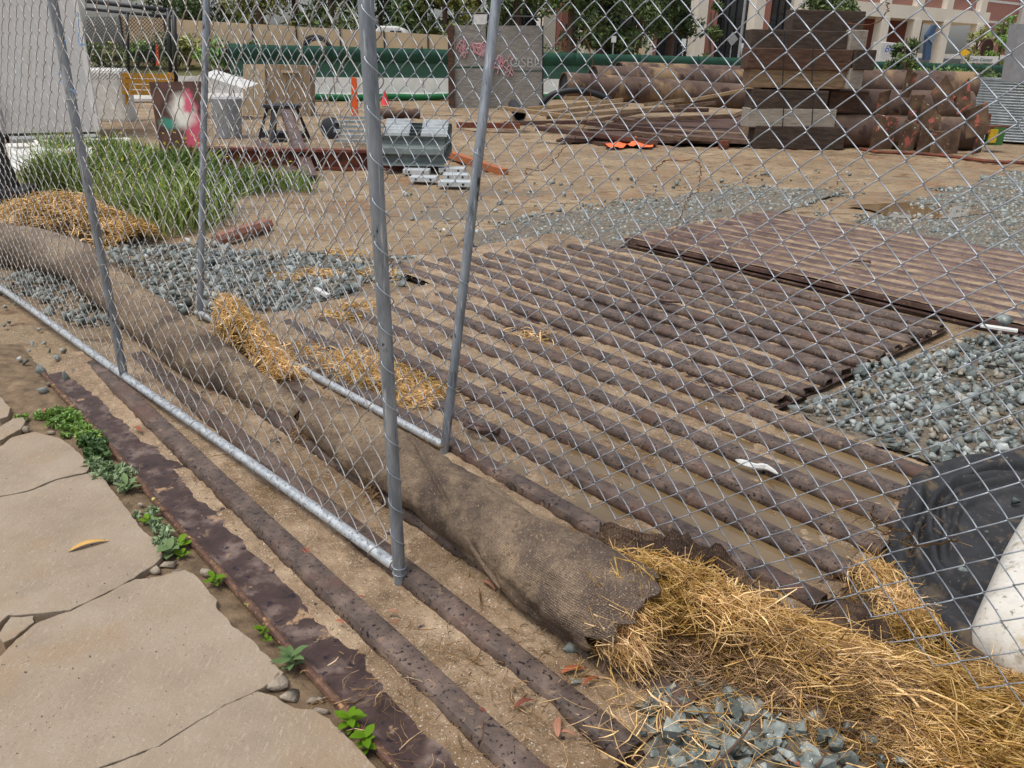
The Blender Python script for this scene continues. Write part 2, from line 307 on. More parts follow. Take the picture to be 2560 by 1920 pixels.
SL = [[(-300, 1130), (0, 1116), (29, 1093), (87, 1079), (145, 1093), (174, 1110), (226, 1160), (215, 1180), (141, 1197), (72, 1225), (0, 1239), (-300, 1263)],
      [(-300, 1266), (0, 1242), (72, 1228), (141, 1200), (215, 1184), (250, 1186), (290, 1235), (330, 1290), (362, 1330), (396, 1363), (407, 1388), (385, 1412), (350, 1432), (336, 1444), (245, 1490), (175, 1524), (85, 1533), (22, 1536), (-20, 1568), (-300, 1745)],
      [(-300, 1790), (0, 1640), (40, 1598), (89, 1558), (177, 1527), (247, 1493), (338, 1447), (402, 1440), (463, 1423), (492, 1440), (544, 1500), (541, 1518), (584, 1567), (640, 1607), (709, 1680), (698, 1695), (642, 1725), (562, 1760), (452, 1828), (397, 1864), (203, 1937), (70, 2000), (-300, 2200)],
      [(74, 2001), (205, 1939), (399, 1865), (453, 1830), (563, 1762), (643, 1727), (690, 1740), (735, 1768), (785, 1773), (825, 1796), (935, 1912), (1040, 2030), (1000, 2250), (300, 2250)],
      [(-300, 995), (0, 992), (28, 1018), (20, 1040), (0, 1046), (-300, 1060)], [(-300, 1066), (0, 1066), (50, 1034), (64, 1050), (52, 1072), (0, 1100), (-300, 1118)],
      [(26, 1542), (84, 1538), (86, 1554), (40, 1590), (8, 1606), (-8, 1588)]]
for k, px in enumerate(SL): slab(px, k*5+2, pav)
m_gap = material('gap_dirt', [(.3, C(84, 70, 54)), (.6, C(128, 108, 84)), (.8, C(160, 140, 114))], 14, 8, (.8, 1), .9, 60, bdist=.01)
# damp soil in the joint between pavement and mat
def gap_z(X, Y): return .006+.012*fbm(X*9, Y*9, 41)+.004*fbm(X*40, Y*40, 42, 2)
sg = np.arange(-5.2, -.3, .025); ng = np.arange(-1.0, .80, .025); S2, N3 = np.meshgrid(sg, ng); X, Y = D2[0]*S2+N2[0]*N3, D2[1]*S2+N2[1]*N3
V = np.stack([X, Y, gap_z(X, Y)-.02*np.clip((N3-.70)/.1, 0, 1)], -1).reshape(-1, 3); nx, ny = len(sg), len(ng); i = np.arange(nx-1)[None, :]+np.arange(ny-1)[:, None]*nx
props(mesh_obj('joint_soil', V, np.stack([i, i+1, i+nx+1, i+nx], -1).reshape(-1, 4), m_gap, smooth=True, origin=(0, 0, 0)), 'dark crumbly soil in the joint between pavement and steel mat', kind='stuff')
# ================================================================== chain-link fences
TN = np.array([.745, .667])
class Plane:
    def __init__(s, base, d, tilt):
        s.b = np.array(base, float); d = np.array(d, float); s.e1 = np.array([d[0], d[1], 0])/np.linalg.norm(d); t = math.tan(math.radians(tilt))
        e2 = np.array([TN[0]*t, TN[1]*t, 1.]); s.e2 = e2/np.linalg.norm(e2); s.e3 = np.cross(s.e1, s.e2)
    def __call__(s, u, v, w=0.):
        u = np.asarray(u, float); v = np.asarray(v, float); w = np.asarray(w, float)
        return s.b+u[..., None]*s.e1+v[..., None]*s.e2+w[..., None]*s.e3
def weave(parent, pl, u0, u1, W, Hh, v0f, vtop, r, mat, wofs, warp, seed, side=5):
    """one object per zig-zag wire; W = half diamond width, Hh = half diamond height"""
    n = int((u1-u0)/W)
    for i in range(n):
        ui = u0+(i+.5)*W; vb = .03; k0 = max(0, int(round((float(v0f(ui))-vb)/Hh)))
        halves = int((vtop-vb)/Hh)+1; t = []
        for h in range(k0, halves): t += [h+f for f in (0., .10, .3, .5, .7, .90)]
        t = np.array(t+[halves]); ph = t+(i % 2)                   # integer phase = bend
        tri = 1-2*np.abs((ph % 2)-1)                                # -1..1
        sm = np.sign(tri)*(1-(1-np.abs(tri))**1.0)
        uu = ui+sm*(W/2+r*.9)
        ww = r*1.05*np.sin(ph*math.pi+1e-9)*1.0; bow = np.sqrt(np.clip(1-tri**2, 0, 1)); sg = np.where((ph % 2) < 1, 1, -1)
        ww = sg*bow*.0062
        vv = vb+t*Hh
        du, dv, dw = warp(uu, vv); P = pl(uu+du, vv+dv, ww+dw+wofs)
        mb = MB(); mb.tube(P, r, side, cap=False); mb.build('mesh_wire', mat, parent, smooth=True)
def post(parent, a, b, r, mat, cap=None, name='post'):
    a = np.asarray(a, float); b = np.asarray(b, float); mb = MB(); t = np.linspace(0, 1, 9)[:, None]; P = a+(b-a)*t
    mb.tube(P, r, 20); o = smooth_by_angle(mb.build(name, mat, parent), 50); return o
def helix(pl, u, v0, v1, turns, R, r, k=14, uj=0.):
    n = int(turns*k)+1; t = np.linspace(0, 1, n); ph = t*turns*2*math.pi
    return pl(u+R*np.cos(ph), v0+(v1-v0)*t, R*np.sin(ph))
# ---- front gate panel (leans a little towards the pavement)
PB = G(1000, 1462); LB = G(315, 966); fd = (LB-PB)[:2]; flen = np.linalg.norm(fd)
fp = Plane((PB[0], PB[1], .012), fd, -.6)
gate = thing('gate_panel', (PB[0], PB[1], 0), 'galvanised chain-link gate panel swung over the mat, bottom rail beside the pavement', 'fence panel')
R1 = .0205
post(gate, fp(0, 0), fp(0.03, 2.5), R1, m_galv)
mb = MB(); mb.lathe(fp(0, -.004), [(.006, -.012), (.014, -.009), (.0195, 0), (R1+.0005, .012)], 16); smooth_by_angle(mb.build('post_cap', m_galv, gate))
post(gate, fp(flen, .05), fp(flen+.015, 2.5), R1, m_galv)
ul = np.linspace(R1*.9, 5.6, 24)
mb = MB(); mb.tube(fp(ul, .052+.006*np.sin(ul*2)), .0195, 16); smooth_by_angle(mb.build('bottom_rail', m_galv2, gate), 50)
def warp_f(u, v):
    e = np.exp(-np.clip(v-.10, 0, 3)/.2)
    return .010*fbm(u*3+1, v*3, 21, 2), .012*fbm(u*2.5, v*2.5, 22, 2)*(1-.3*e), .015*fbm(u*1.3, v*1.3, 23, 2)
weave(gate, fp, .035, 5.4, .0565, .0625, lambda u: .085+.01*float(vnoise(u*8, 1)), 2.2, .0020, m_wire_w, -.012, warp_f, 1)
mb = MB(); mb.tube(helix(fp, 0, .10, 2.3, 19, R1+.002, .0016), .0016, 5, cap=False); mb.build('lacing_wire', m_wire, gate, smooth=True)
for vv in (.055, .03): mb = MB(); mb.tube(helix(fp, 0, vv, vv+.012, 1.1, R1+.002, .0015), .0015, 5, cap=False); mb.build('lacing_wire', m_wire, gate, smooth=True)
def loop_tie(u, k):                                     # tie wire looped round the bottom rail and up to the mesh
    P = []
    for a in np.linspace(-.7*math.pi, .95*math.pi, 12): P.append(fp(u+.01*a, .052+.023*math.sin(a+1.2), .023*math.cos(a+1.2)))
    P.append(fp(u+.035, .088, -.012)); P.append(fp(u+.05, .10, -.014)); return np.array(P)
for k in range(24):
    u = .12+.19*k+.06*hsh(k*1.3); mb = MB(); mb.tube(loop_tie(u, k), .0015, 5, cap=False); mb.build('tie_wire', m_wire_w, gate, smooth=True)
for vv in (.62, 1.37):
    mb = MB(); t = np.linspace(0, 2*math.pi, 15); mb.tube(fp(flen+.0232*np.cos(t), vv+.012*np.sin(t*.5), .0232*np.sin(t)), .0016, 5, cap=False); mb.build('tie_wire', m_wire_w, gate, smooth=True)
mb = MB(); mb.tube([fp(R1+.001, .052), fp(R1+.004, .052)], .0225, 16); mb.build('weld_bead', m_wire_r, gate)
# ---- rear panel, leaning away into the yard
AB = G(1110, 1140); BB = G(500, 800); rd = (AB-BB)[:2]; rlen = np.linalg.norm(rd)
rp = Plane((AB[0], AB[1], .01), rd, 8.5)
rear = thing('fence_panel', (AB[0], AB[1], 0), 'grey chain-link fence panel leaning into the yard behind the gate and straw roll', 'fence panel')
post(rear, rp(0, 0), rp(0, 2.4), .0195, m_galv)
post(rear, rp(-rlen, 0), rp(-rlen, 2.4), .0195, m_galv)
mb = MB(); mb.tube(rp(np.linspace(-rlen, 0, 8), np.full(8, .035)), .0185, 14); smooth_by_angle(mb.build('bottom_rail', m_galv2, rear), 50)
post(rear, rp(2.62, 0), rp(2.62, 2.4), .0195, m_galv)
def v0r(u): return float(np.interp(u, [-2.6, 0, .5, 1.0, 1.55, 1.75, 2.1, 2.7], [.04, .04, .06, .08, .10, .16, .15, .1]))
def warp_r(u, v):
    e = np.exp(-np.clip(v-.1, 0, 3)/.25)*np.clip((u-.8)/.8, 0, 1)
    return .012*fbm(u*2+5, v*2, 31, 2)+.02*e*vnoise(u*5, v*3, 37), .012*fbm(u*2, v*2, 32, 2)+.02*e*vnoise(u*4, v*4, 38), .02*fbm(u*1.1, v*1.1, 33, 2)-.04*e
weave(rear, rp, -rlen+.02, 2.62, .0560, .0505, v0r, 2.2, .0020, m_wire, -.022, warp_r, 2)
mb = MB(); mb.tube(helix(rp, -rlen, .1, 2.2, 16, .0215, .0015), .0015, 5, cap=False); mb.build('lacing_wire', m_wire, rear, smooth=True)
for vv in (.3, .75, 1.25): mb = MB(); t = np.linspace(0, 2*math.pi, 13); mb.tube(rp(.0215*np.cos(t), vv+.02*np.sin(t*.5), .0215*np.sin(t)), .0015, 5, cap=False); mb.build('tie_wire', m_wire, rear, smooth=True)
# ================================================================== straw rolls, straw, gravel, fabric, weeds, leaves
m_straw = material('straw', [(.3, C(158, 114, 54)), (.5, C(204, 160, 82)), (.7, C(234, 198, 120))], 30, 3, (.45, .75), 0, tint=.8, spec=.35)
m_straw_d = material('dark_straw', [(.3, C(92, 68, 42)), (.5, C(140, 106, 64)), (.7, C(184, 146, 92))], 30, 3, (.45, .75), 0, tint=.75, spec=.3)  # darker, browner stalks, massed on the near flank of the spill
m_core = material('packed_straw', [(.3, C(38, 27, 15)), (.7, C(86, 62, 33))], 60, 6, (.9, 1), .8, 120, bdist=.01)  # core coloured very dark to paint the shade in gaps between stalks
def strands(P, T, L, wid, curl=.45):
    """P centres, T unit directions, L lengths, wid half widths -> V,F (three-sided bent stalks)"""
    n = len(P); a = rng.normal(size=(n, 3)); X = np.cross(T, a); X /= np.linalg.norm(X, axis=1)[:, None]+1e-9; Y = np.cross(T, X)
    V = np.zeros((n, 4, 3, 3)); k1 = rng.normal(size=n)*curl*L; k2 = rng.normal(size=n)*curl*.8*L*(rng.random(n) < .35)
    for i, f in enumerate((-.5, -.15, .2, .5)):
        ctr = P+T*(L*f)[:, None]+X*(k1*(.25-f*f))[:, None]*1.4+Y*(k2*max(0, f-.1)*1.6)[:, None]
        for j in range(3):
            an = j*2.094; w = wid*(.75, 1., .95, .6)[i]; V[:, i, j] = ctr+(X*math.cos(an)+Y*math.sin(an)*.5)*w[:, None]
    b = (np.arange(n)*12)[:, None]; q = []
    for i in range(3):
        for j in range(3): k = (j+1) % 3; q.append(np.array([i*3+j, i*3+k, i*3+3+k, i*3+3+j]))
    F = (b[:, :, None]+np.array(q)[None]).reshape(-1, 4)
    return V.reshape(-1, 3), F, np.repeat(np.clip(.62*rng.random(n)+.55*(fbm(P[:, 0]*7+P[:, 2]*9, P[:, 1]*7, 121, 3)+.42), 0, 1), 12)
def straw_obj(name, P, T, L, wid, mat, label, parent=None):
    L = np.asarray(L)*np.where(rng.random(len(L)) < .3, .45, 1.); V, F, A = strands(np.asarray(P), np.asarray(T), L, np.asarray(wid)*np.clip(rng.lognormal(0, .45, len(L)), .4, 2.4))
    low = V[:, 2] < .006; V[low, 2] = .006+.004*rng.random(low.sum())
    o = mesh_obj(name, V, F, mat, parent, attr=A, origin=None if parent is not None else np.array([P[0][0], P[0][1], 0.]))
    return props(o, label, kind='stuff')
def unit(v): return v/(np.linalg.norm(v, axis=-1, keepdims=True)+1e-9)
def path3(pts, n):
    P = np.array(pts, float); t = np.linspace(0, len(P)-1, n); i = np.clip(np.floor(t).astype(int), 0, len(P)-2); f = (t-i)[:, None]
    p0 = P[np.clip(i-1, 0, len(P)-1)]; p1 = P[i]; p2 = P[i+1]; p3 = P[np.clip(i+2, 0, len(P)-1)]
    return .5*((2*p1)+(-p0+p2)*f+(2*p0-5*p1+4*p2-p3)*f*f+(-p0+3*p1-3*p2+p3)*f**3)
def burlap(name, base, dark, light, spot=.5):
    m = material(name, [(.28, dark), (.5, base), (.72, light)], 5, 9, (.85, 1), 0, spots=[(4, .48, .6, light, (1, 1, 2)), (2.2, .5, .6, dark), (40, .55, .66, dark, (1, 3, 3)), (60, .57, .68, light, (3, 1, 3)), (110, .54, .70, dark), (140, .57, .75, light)], spec=.15)
    n = m.node_tree.nodes; L = m.node_tree.links; uv = n.new('ShaderNodeUVMap'); b = n['Principled BSDF']; hs_ = []
    for ax in ('X', 'Y'):
        w = n.new('ShaderNodeTexWave'); w.bands_direction = ax; w.inputs['Scale'].default_value = 62; w.inputs['Distortion'].default_value = 2.2; w.inputs['Detail'].default_value = 2; w.inputs['Detail Scale'].default_value = 3
        L.new(uv.outputs[0], w.inputs['Vector']); hs_.append(w)
    mm = n.new('ShaderNodeMath'); mm.operation = 'MULTIPLY'; L.new(hs_[0].outputs['Fac'], mm.inputs[0]); L.new(hs_[1].outputs['Fac'], mm.inputs[1])
    bp = n.new('ShaderNodeBump'); bp.inputs['Strength'].default_value = .7; bp.inputs['Distance'].default_value = .003; L.new(mm.outputs[0], bp.inputs['Height'])
    ns = n.new('ShaderNodeTexNoise'); ns.inputs['Scale'].default_value = 24; ns.inputs['Detail'].default_value = 6; g = n.new('ShaderNodeNewGeometry'); L.new(g.outputs['Position'], ns.inputs['Vector'])
    bp2 = n.new('ShaderNodeBump'); bp2.inputs['Strength'].default_value = .9; bp2.inputs['Distance'].default_value = .02; L.new(ns.outputs['Fac'], bp2.inputs['Height']); L.new(bp.outputs[0], bp2.inputs['Normal']); L.new(bp2.outputs[0], b.inputs['Normal'])
    mx = n.new('ShaderNodeMix'); mx.data_type = 'RGBA'; mx.blend_type = 'MULTIPLY'; mx.inputs['Factor'].default_value = .62
    cr = n.new('ShaderNodeValToRGB'); cr.color_ramp.elements[0].color = (.35, .33, .32, 1); cr.color_ramp.elements[1].position = .5; L.new(mm.outputs[0], cr.inputs[0])
    src = b.inputs['Base Color'].links[0].from_socket; L.new(src, mx.inputs['A']); L.new(cr.outputs[0], mx.inputs['B']); L.new(mx.outputs['Result'], b.inputs['Base Color']); return m
m_bur = burlap('burlap', C(144, 126, 108), C(104, 91, 82), C(180, 158, 130))
m_burd = burlap('damp_burlap', C(98, 80, 67), C(70, 57, 50), C(128, 106, 86))
m_burg = burlap('grey_burlap', C(150, 134, 118), C(116, 102, 90), C(176, 158, 136))
def sock(name, pts, rad, mat, parent, flat=.97, ends=(0., 0.), seed=0, amp=.012, n=70, sides=36, rag=(0., 0.), wr=0.):
    """burlap tube along pts; ends = how far the top runs past the bottom at each end, rag = torn edge"""
    P = path3(pts, n); rr = np.interp(np.linspace(0, 1, n), np.linspace(0, 1, len(rad)), rad); T = np.gradient(P, axis=0); T /= np.linalg.norm(T, axis=1)[:, None]
    up = np.array([0, 0, 1.]); X = unit(np.cross(T, up)); Y = np.cross(X, T); a = np.arange(sides)*2*math.pi/sides; V = np.zeros((n, sides, 3)); ln = np.concatenate([[0], np.cumsum(np.linalg.norm(np.diff(P, axis=0), axis=1))])
    for i in range(n):
        f = i/(n-1); r = rr[i]*(1+amp/rr[i]*fbm(np.cos(a)*1.6+ln[i]*5, np.sin(a)*1.6+seed, seed, 4))
        rg = 1-np.abs(2*vnoise(ln[i]*13+1.8*np.cos(a+.6), np.sin(a)*1.3+np.cos(a)*.9, seed+4)); r = r-wr*rg**5*np.clip(fbm(np.cos(a)*1.5+3, ln[i]*3+np.sin(a), seed+9, 2)+.55, 0, 1)+wr*.3*np.sin(ln[i]*55+3*np.cos(a+.8)+2*fbm(np.cos(a)*2, ln[i]*6, seed+4))*fbm(np.cos(a)*2+3, ln[i]*4+np.sin(a), seed+9, 2)
        e = (max(0, (f-.72)/.28)**2*ends[1]-max(0, (.28-f)/.28)**2*ends[0])*np.sin(a)
        if i >= n-5: e = e+rag[1]*fbm(np.cos(a)*4, np.sin(a)*4+seed, seed+3., 5)*(i-(n-6))/5
        if i == 0: e = e+rag[0]*vnoise(a*4, seed+5.)
        V[i] = P[i]+X[i]*(np.cos(a)*r)[:, None]+Y[i]*(np.sin(a)*r*flat)[:, None]+T[i]*np.broadcast_to(e, (sides,))[:, None]
        zb = P[i][2]-rr[i]*.93; lo = V[i][:, 2] < zb; V[i][lo, 2] = zb+(V[i][lo, 2]-zb)*.15
    F = np.array([(i*sides+k, i*sides+(k+1) % sides, (i+1)*sides+(k+1) % sides, (i+1)*sides+k) for i in range(n-1) for k in range(sides)])
    o = mesh_obj(name, V.reshape(-1, 3), F, mat, parent, smooth=True); me = o.data; uvl = me.uv_layers.new(name='UVMap')
    vi = np.zeros(len(me.loops), np.int32); me.loops.foreach_get('vertex_index', vi); ii, kk = vi//sides, vi % sides
    lk = kk.reshape(-1, 4); wrapq = (lk.max(1)-lk.min(1)) > 2; kk2 = lk.copy(); kk2[wrapq] = np.where(lk[wrapq] == 0, sides, lk[wrapq])
    uvl.data.foreach_set('uv', np.stack([kk2.ravel()/sides*2*math.pi*.11, ln[ii]], -1).astype(np.float32).ravel()); sm = o.modifiers.new('thickness', 'SOLIDIFY'); sm.thickness = .003; sm.offset = -1
    return o, P, T, X, Y, rr
def mound_straw(center_px, half, hgt, n, seed, name, label, Lr=(.05, .16), w=.0016, mat=None, dirn=None, spread=1., parent=None, zlift=0., qr=None):
    """a heap of stalks over a low mound; center_px list of (px,py) along its spine, half widths, heights"""
    S = path3([G(x, y, zlift) for x, y in center_px], 40); S[:, 2] = 0; hw = np.interp(np.linspace(0, 1, 40), np.linspace(0, 1, len(half)), half); hh = np.interp(np.linspace(0, 1, 40), np.linspace(0, 1, len(hgt)), hgt)
    t = rng.integers(0, 40, n); q = np.clip(rng.normal(size=n)*.52, -1.25, 1.25); q = q if qr is None else rng.uniform(*qr, n); Tn = unit(np.gradient(S, axis=0)); Nn = np.stack([-Tn[:, 1], Tn[:, 0], 0*Tn[:, 0]], -1)
    P = S[t]+Nn[t]*(q*hw[t])[:, None]+Tn[t]*rng.normal(size=(n, 1))*.03; top = hh[t]*np.clip(1-q*q, 0, 1)**.7; P[:, 2] = zlift+top*(1-.30*rng.random(n)**2)+.008+.012*rng.random(n)
    T = (Tn[t] if dirn is None else np.broadcast_to(np.asarray(dirn, float), (n, 3)))+rng.normal(size=(n, 3))*np.array([.75, .75, .30])*spread
    sl = -2*q/np.maximum(hw[t], .03)*hh[t]*np.clip(np.abs(1-q*q), .05, 1)**-.3*.5
    T = T+Nn[t]*0; T[:, 2] += sl*np.sum(T*Nn[t], 1)*.6; T = unit(T); L = rng.uniform(*Lr, n)
    return straw_obj(name, P, T, L, w*rng.uniform(.55, 1.5, n), mat or m_straw, label, parent)
def mound_core(center_px, half, hgt, parent, mat=None, zlift=0., name='packed_core', label=None, kind=None):
    S = path3([G(x, y, 0) for x, y in center_px], 40); hw = np.interp(np.linspace(0, 1, 40), np.linspace(0, 1, len(half)), half)*.86; hh = np.interp(np.linspace(0, 1, 40), np.linspace(0, 1, len(hgt)), hgt)*.9
    Tn = unit(np.gradient(S, axis=0)); Nn = np.stack([-Tn[:, 1], Tn[:, 0], 0*Tn[:, 0]], -1); q = np.linspace(-1, 1, 15); V = []
    for i in range(40):
        for x in q: p = S[i]+Nn[i]*x*hw[i]; V.append((p[0], p[1], zlift+max(-.01, hh[i]*(1-x*x)**.7*(1+.25*float(fbm(p[0]*14, p[1]*14, 71)))*min(1, i/4, (39-i)/4)+.0)))
    F = np.array([(i*15+k, i*15+k+1, (i+1)*15+k+1, (i+1)*15+k) for i in range(39) for k in range(14)])
    o = mesh_obj(name, V, F, mat or m_core, parent, smooth=True); return props(o, label, kind=kind)
# ---- the torn roll in front, over the mat
zc = .088
wt = thing('straw_wattle', G(1150, 1330, 0), 'torn brown burlap straw roll with a seam, spilling golden straw', 'straw roll')
ptsC = [G(800, 1046, .108), G(885, 1096, .118), G(1010, 1168, .122), G(1150, 1262, .122), G(1280, 1356, .125), G(1390, 1436, .135), G(1480, 1492, .145), G(1560, 1535, .145)]
skin, PC, TC, XC, YC, RC = sock('burlap_sleeve', ptsC, [.098, .117, .120, .119, .124, .140, .150, .150], m_bur, wt, ends=(.03, .10), seed=3, amp=.030, rag=(.05, .10), wr=.016)
# the stitched seam spirals over the top
sp = []
for i in range(19, 45):
    f = (i-19)/25; a = math.radians(112-138*f**.9); sp.append(PC[i]+XC[i]*math.cos(a)*(RC[i]+.009)+YC[i]*math.sin(a)*(RC[i]*.97+.009)); 
sp = np.array(sp); mb = MB(); mb.tube(sp, .0075, 6); smooth_by_angle(mb.build('seam', m_bur, wt))
core = MB(); core.tube(PC[2:], RC[2:]*.80, 20); smooth_by_angle(core.build('packed_straw', m_core, wt))
# loose stalks sticking from its left end, from the rubbed patch below the gate post and from the torn side
def tuft(c, dirn, n, L, name, label, mat=None, sp=.03, parent=None, w=.0015, zj=.5):
    P = c+rng.normal(size=(n, 3))*np.array([sp, sp, sp*zj]); T = unit(np.asarray(dirn, float)+rng.normal(size=(n, 3))*.45); return straw_obj(name, P, T, rng.uniform(L*.5, L*1.2, n), w*rng.uniform(.6, 1.4, n), mat or m_straw_d, label, parent)
tuft(G(770, 1080, .05), (-.5, -.4, -.35), 240, .10, 'straw_tuft', 'frayed straw at the far end of the roll', parent=wt)
tuft(G(955, 1215, .045), (-.25, -.6, -.55), 260, .11, 'straw_tuft', 'dark straw poking from a split under the gate post', parent=wt, sp=.028)
q_ = G(1040, 1120, .17); tuft(q_, (.7, -.5, .05), 160, .07, 'straw_tuft', 'rubbed stalks on the top of the roll', parent=wt, sp=.035, zj=.2)
# torn strips of burlap at the open end
def strip(name, pts, widths, mat, parent, seed, crumple=.012, lift=.0, n=40, m=12):
    P = path3(pts, n); T = unit(np.gradient(P, axis=0)); X = unit(np.cross(T, [0, 0, 1.])); w = np.interp(np.linspace(0, 1, n), np.linspace(0, 1, len(widths)), widths); V = []; UV = []
    for i in range(n):
        for k in range(m):
            f = k/(m-1)-.5; z = crumple*float(fbm(i*.28+seed, k*.45, seed, 3))*1.6+.3*crumple*math.sin(k*1.9+i*.15)-.55*w[i]*(2*f)**2+lift; V.append(P[i]+X[i]*f*2*w[i]*(1+.25*float(vnoise(i*.6, seed*3+f*2)))+np.array([0, 0, z])); 
    F = np.array([(i*m+k, i*m+k+1, (i+1)*m+k+1, (i+1)*m+k) for i in range(n-1) for k in range(m-1)]); o = mesh_obj(name, V, F, mat, parent, smooth=True)
    me = o.data; uvl = me.uv_layers.new(name='UVMap'); vi = np.zeros(len(me.loops), np.int32); me.loops.foreach_get('vertex_index', vi)
    uvl.data.foreach_set('uv', np.stack([(vi % m)/m*.12, (vi//m)/n*.5], -1).astype(np.float32).ravel()); s = o.modifiers.new('thickness', 'SOLIDIFY'); s.thickness = .004; return o
strip('torn_flap', [G(1500, 1340, .20), G(1640, 1352, .20), G(1760, 1390, .185), G(1860, 1440, .16), G(1930, 1500, .13), G(1985, 1580, .09)], [.04, .06, .05, .045, .04, .03], m_burd, wt, 5, .06)
strip('torn_flap', [G(1400, 1450, .17), G(1450, 1520, .13), G(1450, 1580, .07), G(1490, 1640, .03)], [.055, .05, .05, .02], m_burg, wt, 8, .012)
strip('torn_flap', [G(1530, 1440, .19), G(1520, 1530, .12), G(1500, 1600, .05)], [.03, .022, .03], m_burg, wt, 11, .01)
strip('burlap_scrap', [G(2050, 1570, .10), G(2100, 1545, .12), G(2160, 1540, .11), G(2200, 1600, .08), G(2190, 1650, .05)], [.03, .085, .10, .08, .04], m_burd, wt, 14, .03)
strip('burlap_scrap', [G(1990, 1560, .09), G(2060, 1580, .09), G(2120, 1600, .09)], [.012, .02, .02], m_burd, wt, 17, .01)
# the spill
n = 2600; a_ = rng.uniform(0, 6.28, n); r_ = RC[-1]*.80*np.sqrt(rng.random(n)); Pm = PC[-1]+XC[-1]*(np.cos(a_)*r_)[:, None]+YC[-1]*(np.sin(a_)*r_)[:, None]+TC[-1]*rng.uniform(-.03, .10, (n, 1)); Tm = unit(TC[-1]+rng.normal(size=(n, 3))*.55+np.array([0, 0, -.25]))
straw_obj('straw_tuft', Pm, Tm, rng.uniform(.06, .2, n), .0015*rng.uniform(.6, 1.4, n), m_straw, 'straw bursting from the open end', wt)
sp1 = [(1560, 1570), (1660, 1595), (1800, 1640), (2000, 1705), (2250, 1785), (2620, 1890)]
mound_core(sp1, [.11, .13, .135, .14, .17, .22], [.20, .19, .155, .13, .10, .08], None, name='packed_straw', label='packed straw under the loose golden spill, dark for the shade between stalks', kind='stuff')
mound_straw(sp1, [.13, .145, .155, .165, .22, .28], [.215, .205, .175, .14, .11, .09], 8000, 1, 'straw', 'golden straw spilling from the torn roll onto gravel', (.07, .24), .0015, spread=.7)
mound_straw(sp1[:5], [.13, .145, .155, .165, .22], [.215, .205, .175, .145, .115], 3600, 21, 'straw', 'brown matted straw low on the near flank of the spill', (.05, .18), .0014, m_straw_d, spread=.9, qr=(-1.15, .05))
mound_straw([(1530, 1600), (1660, 1645), (1800, 1690), (2000, 1750)], [.09, .12, .12, .12], [.14, .12, .11, .09], 3000, 2, 'straw', 'dark straw on the flank of the spill above the gravel', (.05, .16), .0014, m_straw_d, spread=.9)
mound_straw([(2180, 1480), (2230, 1560), (2300, 1640)], [.09, .11, .12], [.10, .10, .08], 900, 3, 'straw', 'upright golden straw caught in the fence foot by black fabric', (.06, .16), .0015, spread=1.2)
mound_straw([(2200, 1820), (2400, 1890), (2640, 1990)], [.12, .2, .25], [.05, .06, .06], 2600, 4, 'straw', 'loose golden straw fanned out over the corner gravel', (.07, .2), .0018)
mound_straw([(1610, 1470), (1680, 1470), (1760, 1500), (1860, 1570)], [.05, .07, .08, .08], [.03, .04, .04, .03], 900, 5, 'straw', 'bright straw bursting over the torn burlap edge', (.08, .2), .0017, zlift=.175)
# loose stalks scattered over the mat
def scatter(px, n, name, label, L=(.03, .1), mat=None, z=.022, w=.0013):
    c = np.array([G(x, y, 0) for x, y in px]); k = rng.integers(0, len(c), n); P = c[k]+rng.normal(size=(n, 3))*np.array([.10, .10, 0]); P[:, 2] = z+.012*rng.random(n)
    T = unit(rng.normal(size=(n, 3))*np.array([1, 1, .12])); return straw_obj(name, P, T, rng.uniform(*L, n), w*rng.uniform(.6, 1.4, n), mat or m_straw_d, label)
scatter([(1000, 1700), (1150, 1650), (1250, 1780), (1330, 1700), (1420, 1600), (1450, 1750), (1350, 1850), (1050, 1850), (1200, 1500), (950, 1750)], 420, 'loose_straw', 'single stalks strewn over the near ribs of the mat')
scatter([(380, 1230), (480, 1250), (560, 1180), (700, 1250)], 70, 'loose_straw', 'few stalks lying by the gate rail on the mat')
scatter([(1560, 1750), (1700, 1800), (1850, 1850), (2000, 1880), (1620, 1860)], 260, 'loose_straw', 'stalks lying among the foreground stones', (.05, .15), m_straw, .05)
scatter([(1100, 1000), (1250, 1000), (1450, 870), (1350, 1120), (1600, 1150), (1750, 1080)], 160, 'loose_straw', 'stalks scattered on ribs behind the fence')
scatter([(1650, 1500), (2150, 1330), (2200, 1380), (2250, 1350), (2100, 1450)], 130, 'loose_straw', 'tangled dry stems at the mat corner', (.06, .14), m_straw_d, .05)
# ---- second roll, between gate and rear fence: split open halfway
w2 = thing('straw_wattle', G(500, 900, 0), 'brown burlap straw roll between the two fences, split open with golden straw', 'straw roll')
pts2 = [G(238, 690, .13), G(300, 740, .125), G(380, 800, .12), G(470, 870, .115), G(560, 925, .10), G(660, 985, .06), G(760, 1040, .04)]
s2, P2, T2, X2, Y2, R2 = sock('burlap_sleeve', pts2, [.135, .14, .138, .13, .115, .075, .05], m_bur, w2, seed=13, amp=.018, wr=.006, ends=(0, 0), rag=(.05, .05))
mb = MB(); mb.tube(P2, R2*.8, 16); mb.build('packed_straw', m_core, w2, smooth=True)
tuft(G(300, 690, .17), (.2, .3, .2), 380, .12, 'straw_tuft', 'straw at its upper end', m_straw_d, .06, w2)
mound_core([(575, 830), (630, 890), (720, 960)], [.08, .11, .05], [.22, .19, .06], None, name='packed_straw', label='packed straw in the split of the second roll', kind='stuff')
mound_straw([(575, 835), (630, 890), (720, 965)], [.10, .13, .08], [.235, .20, .08], 2600, 6, 'straw', 'golden straw heaped in the split of the second roll', (.07, .18), .0022)
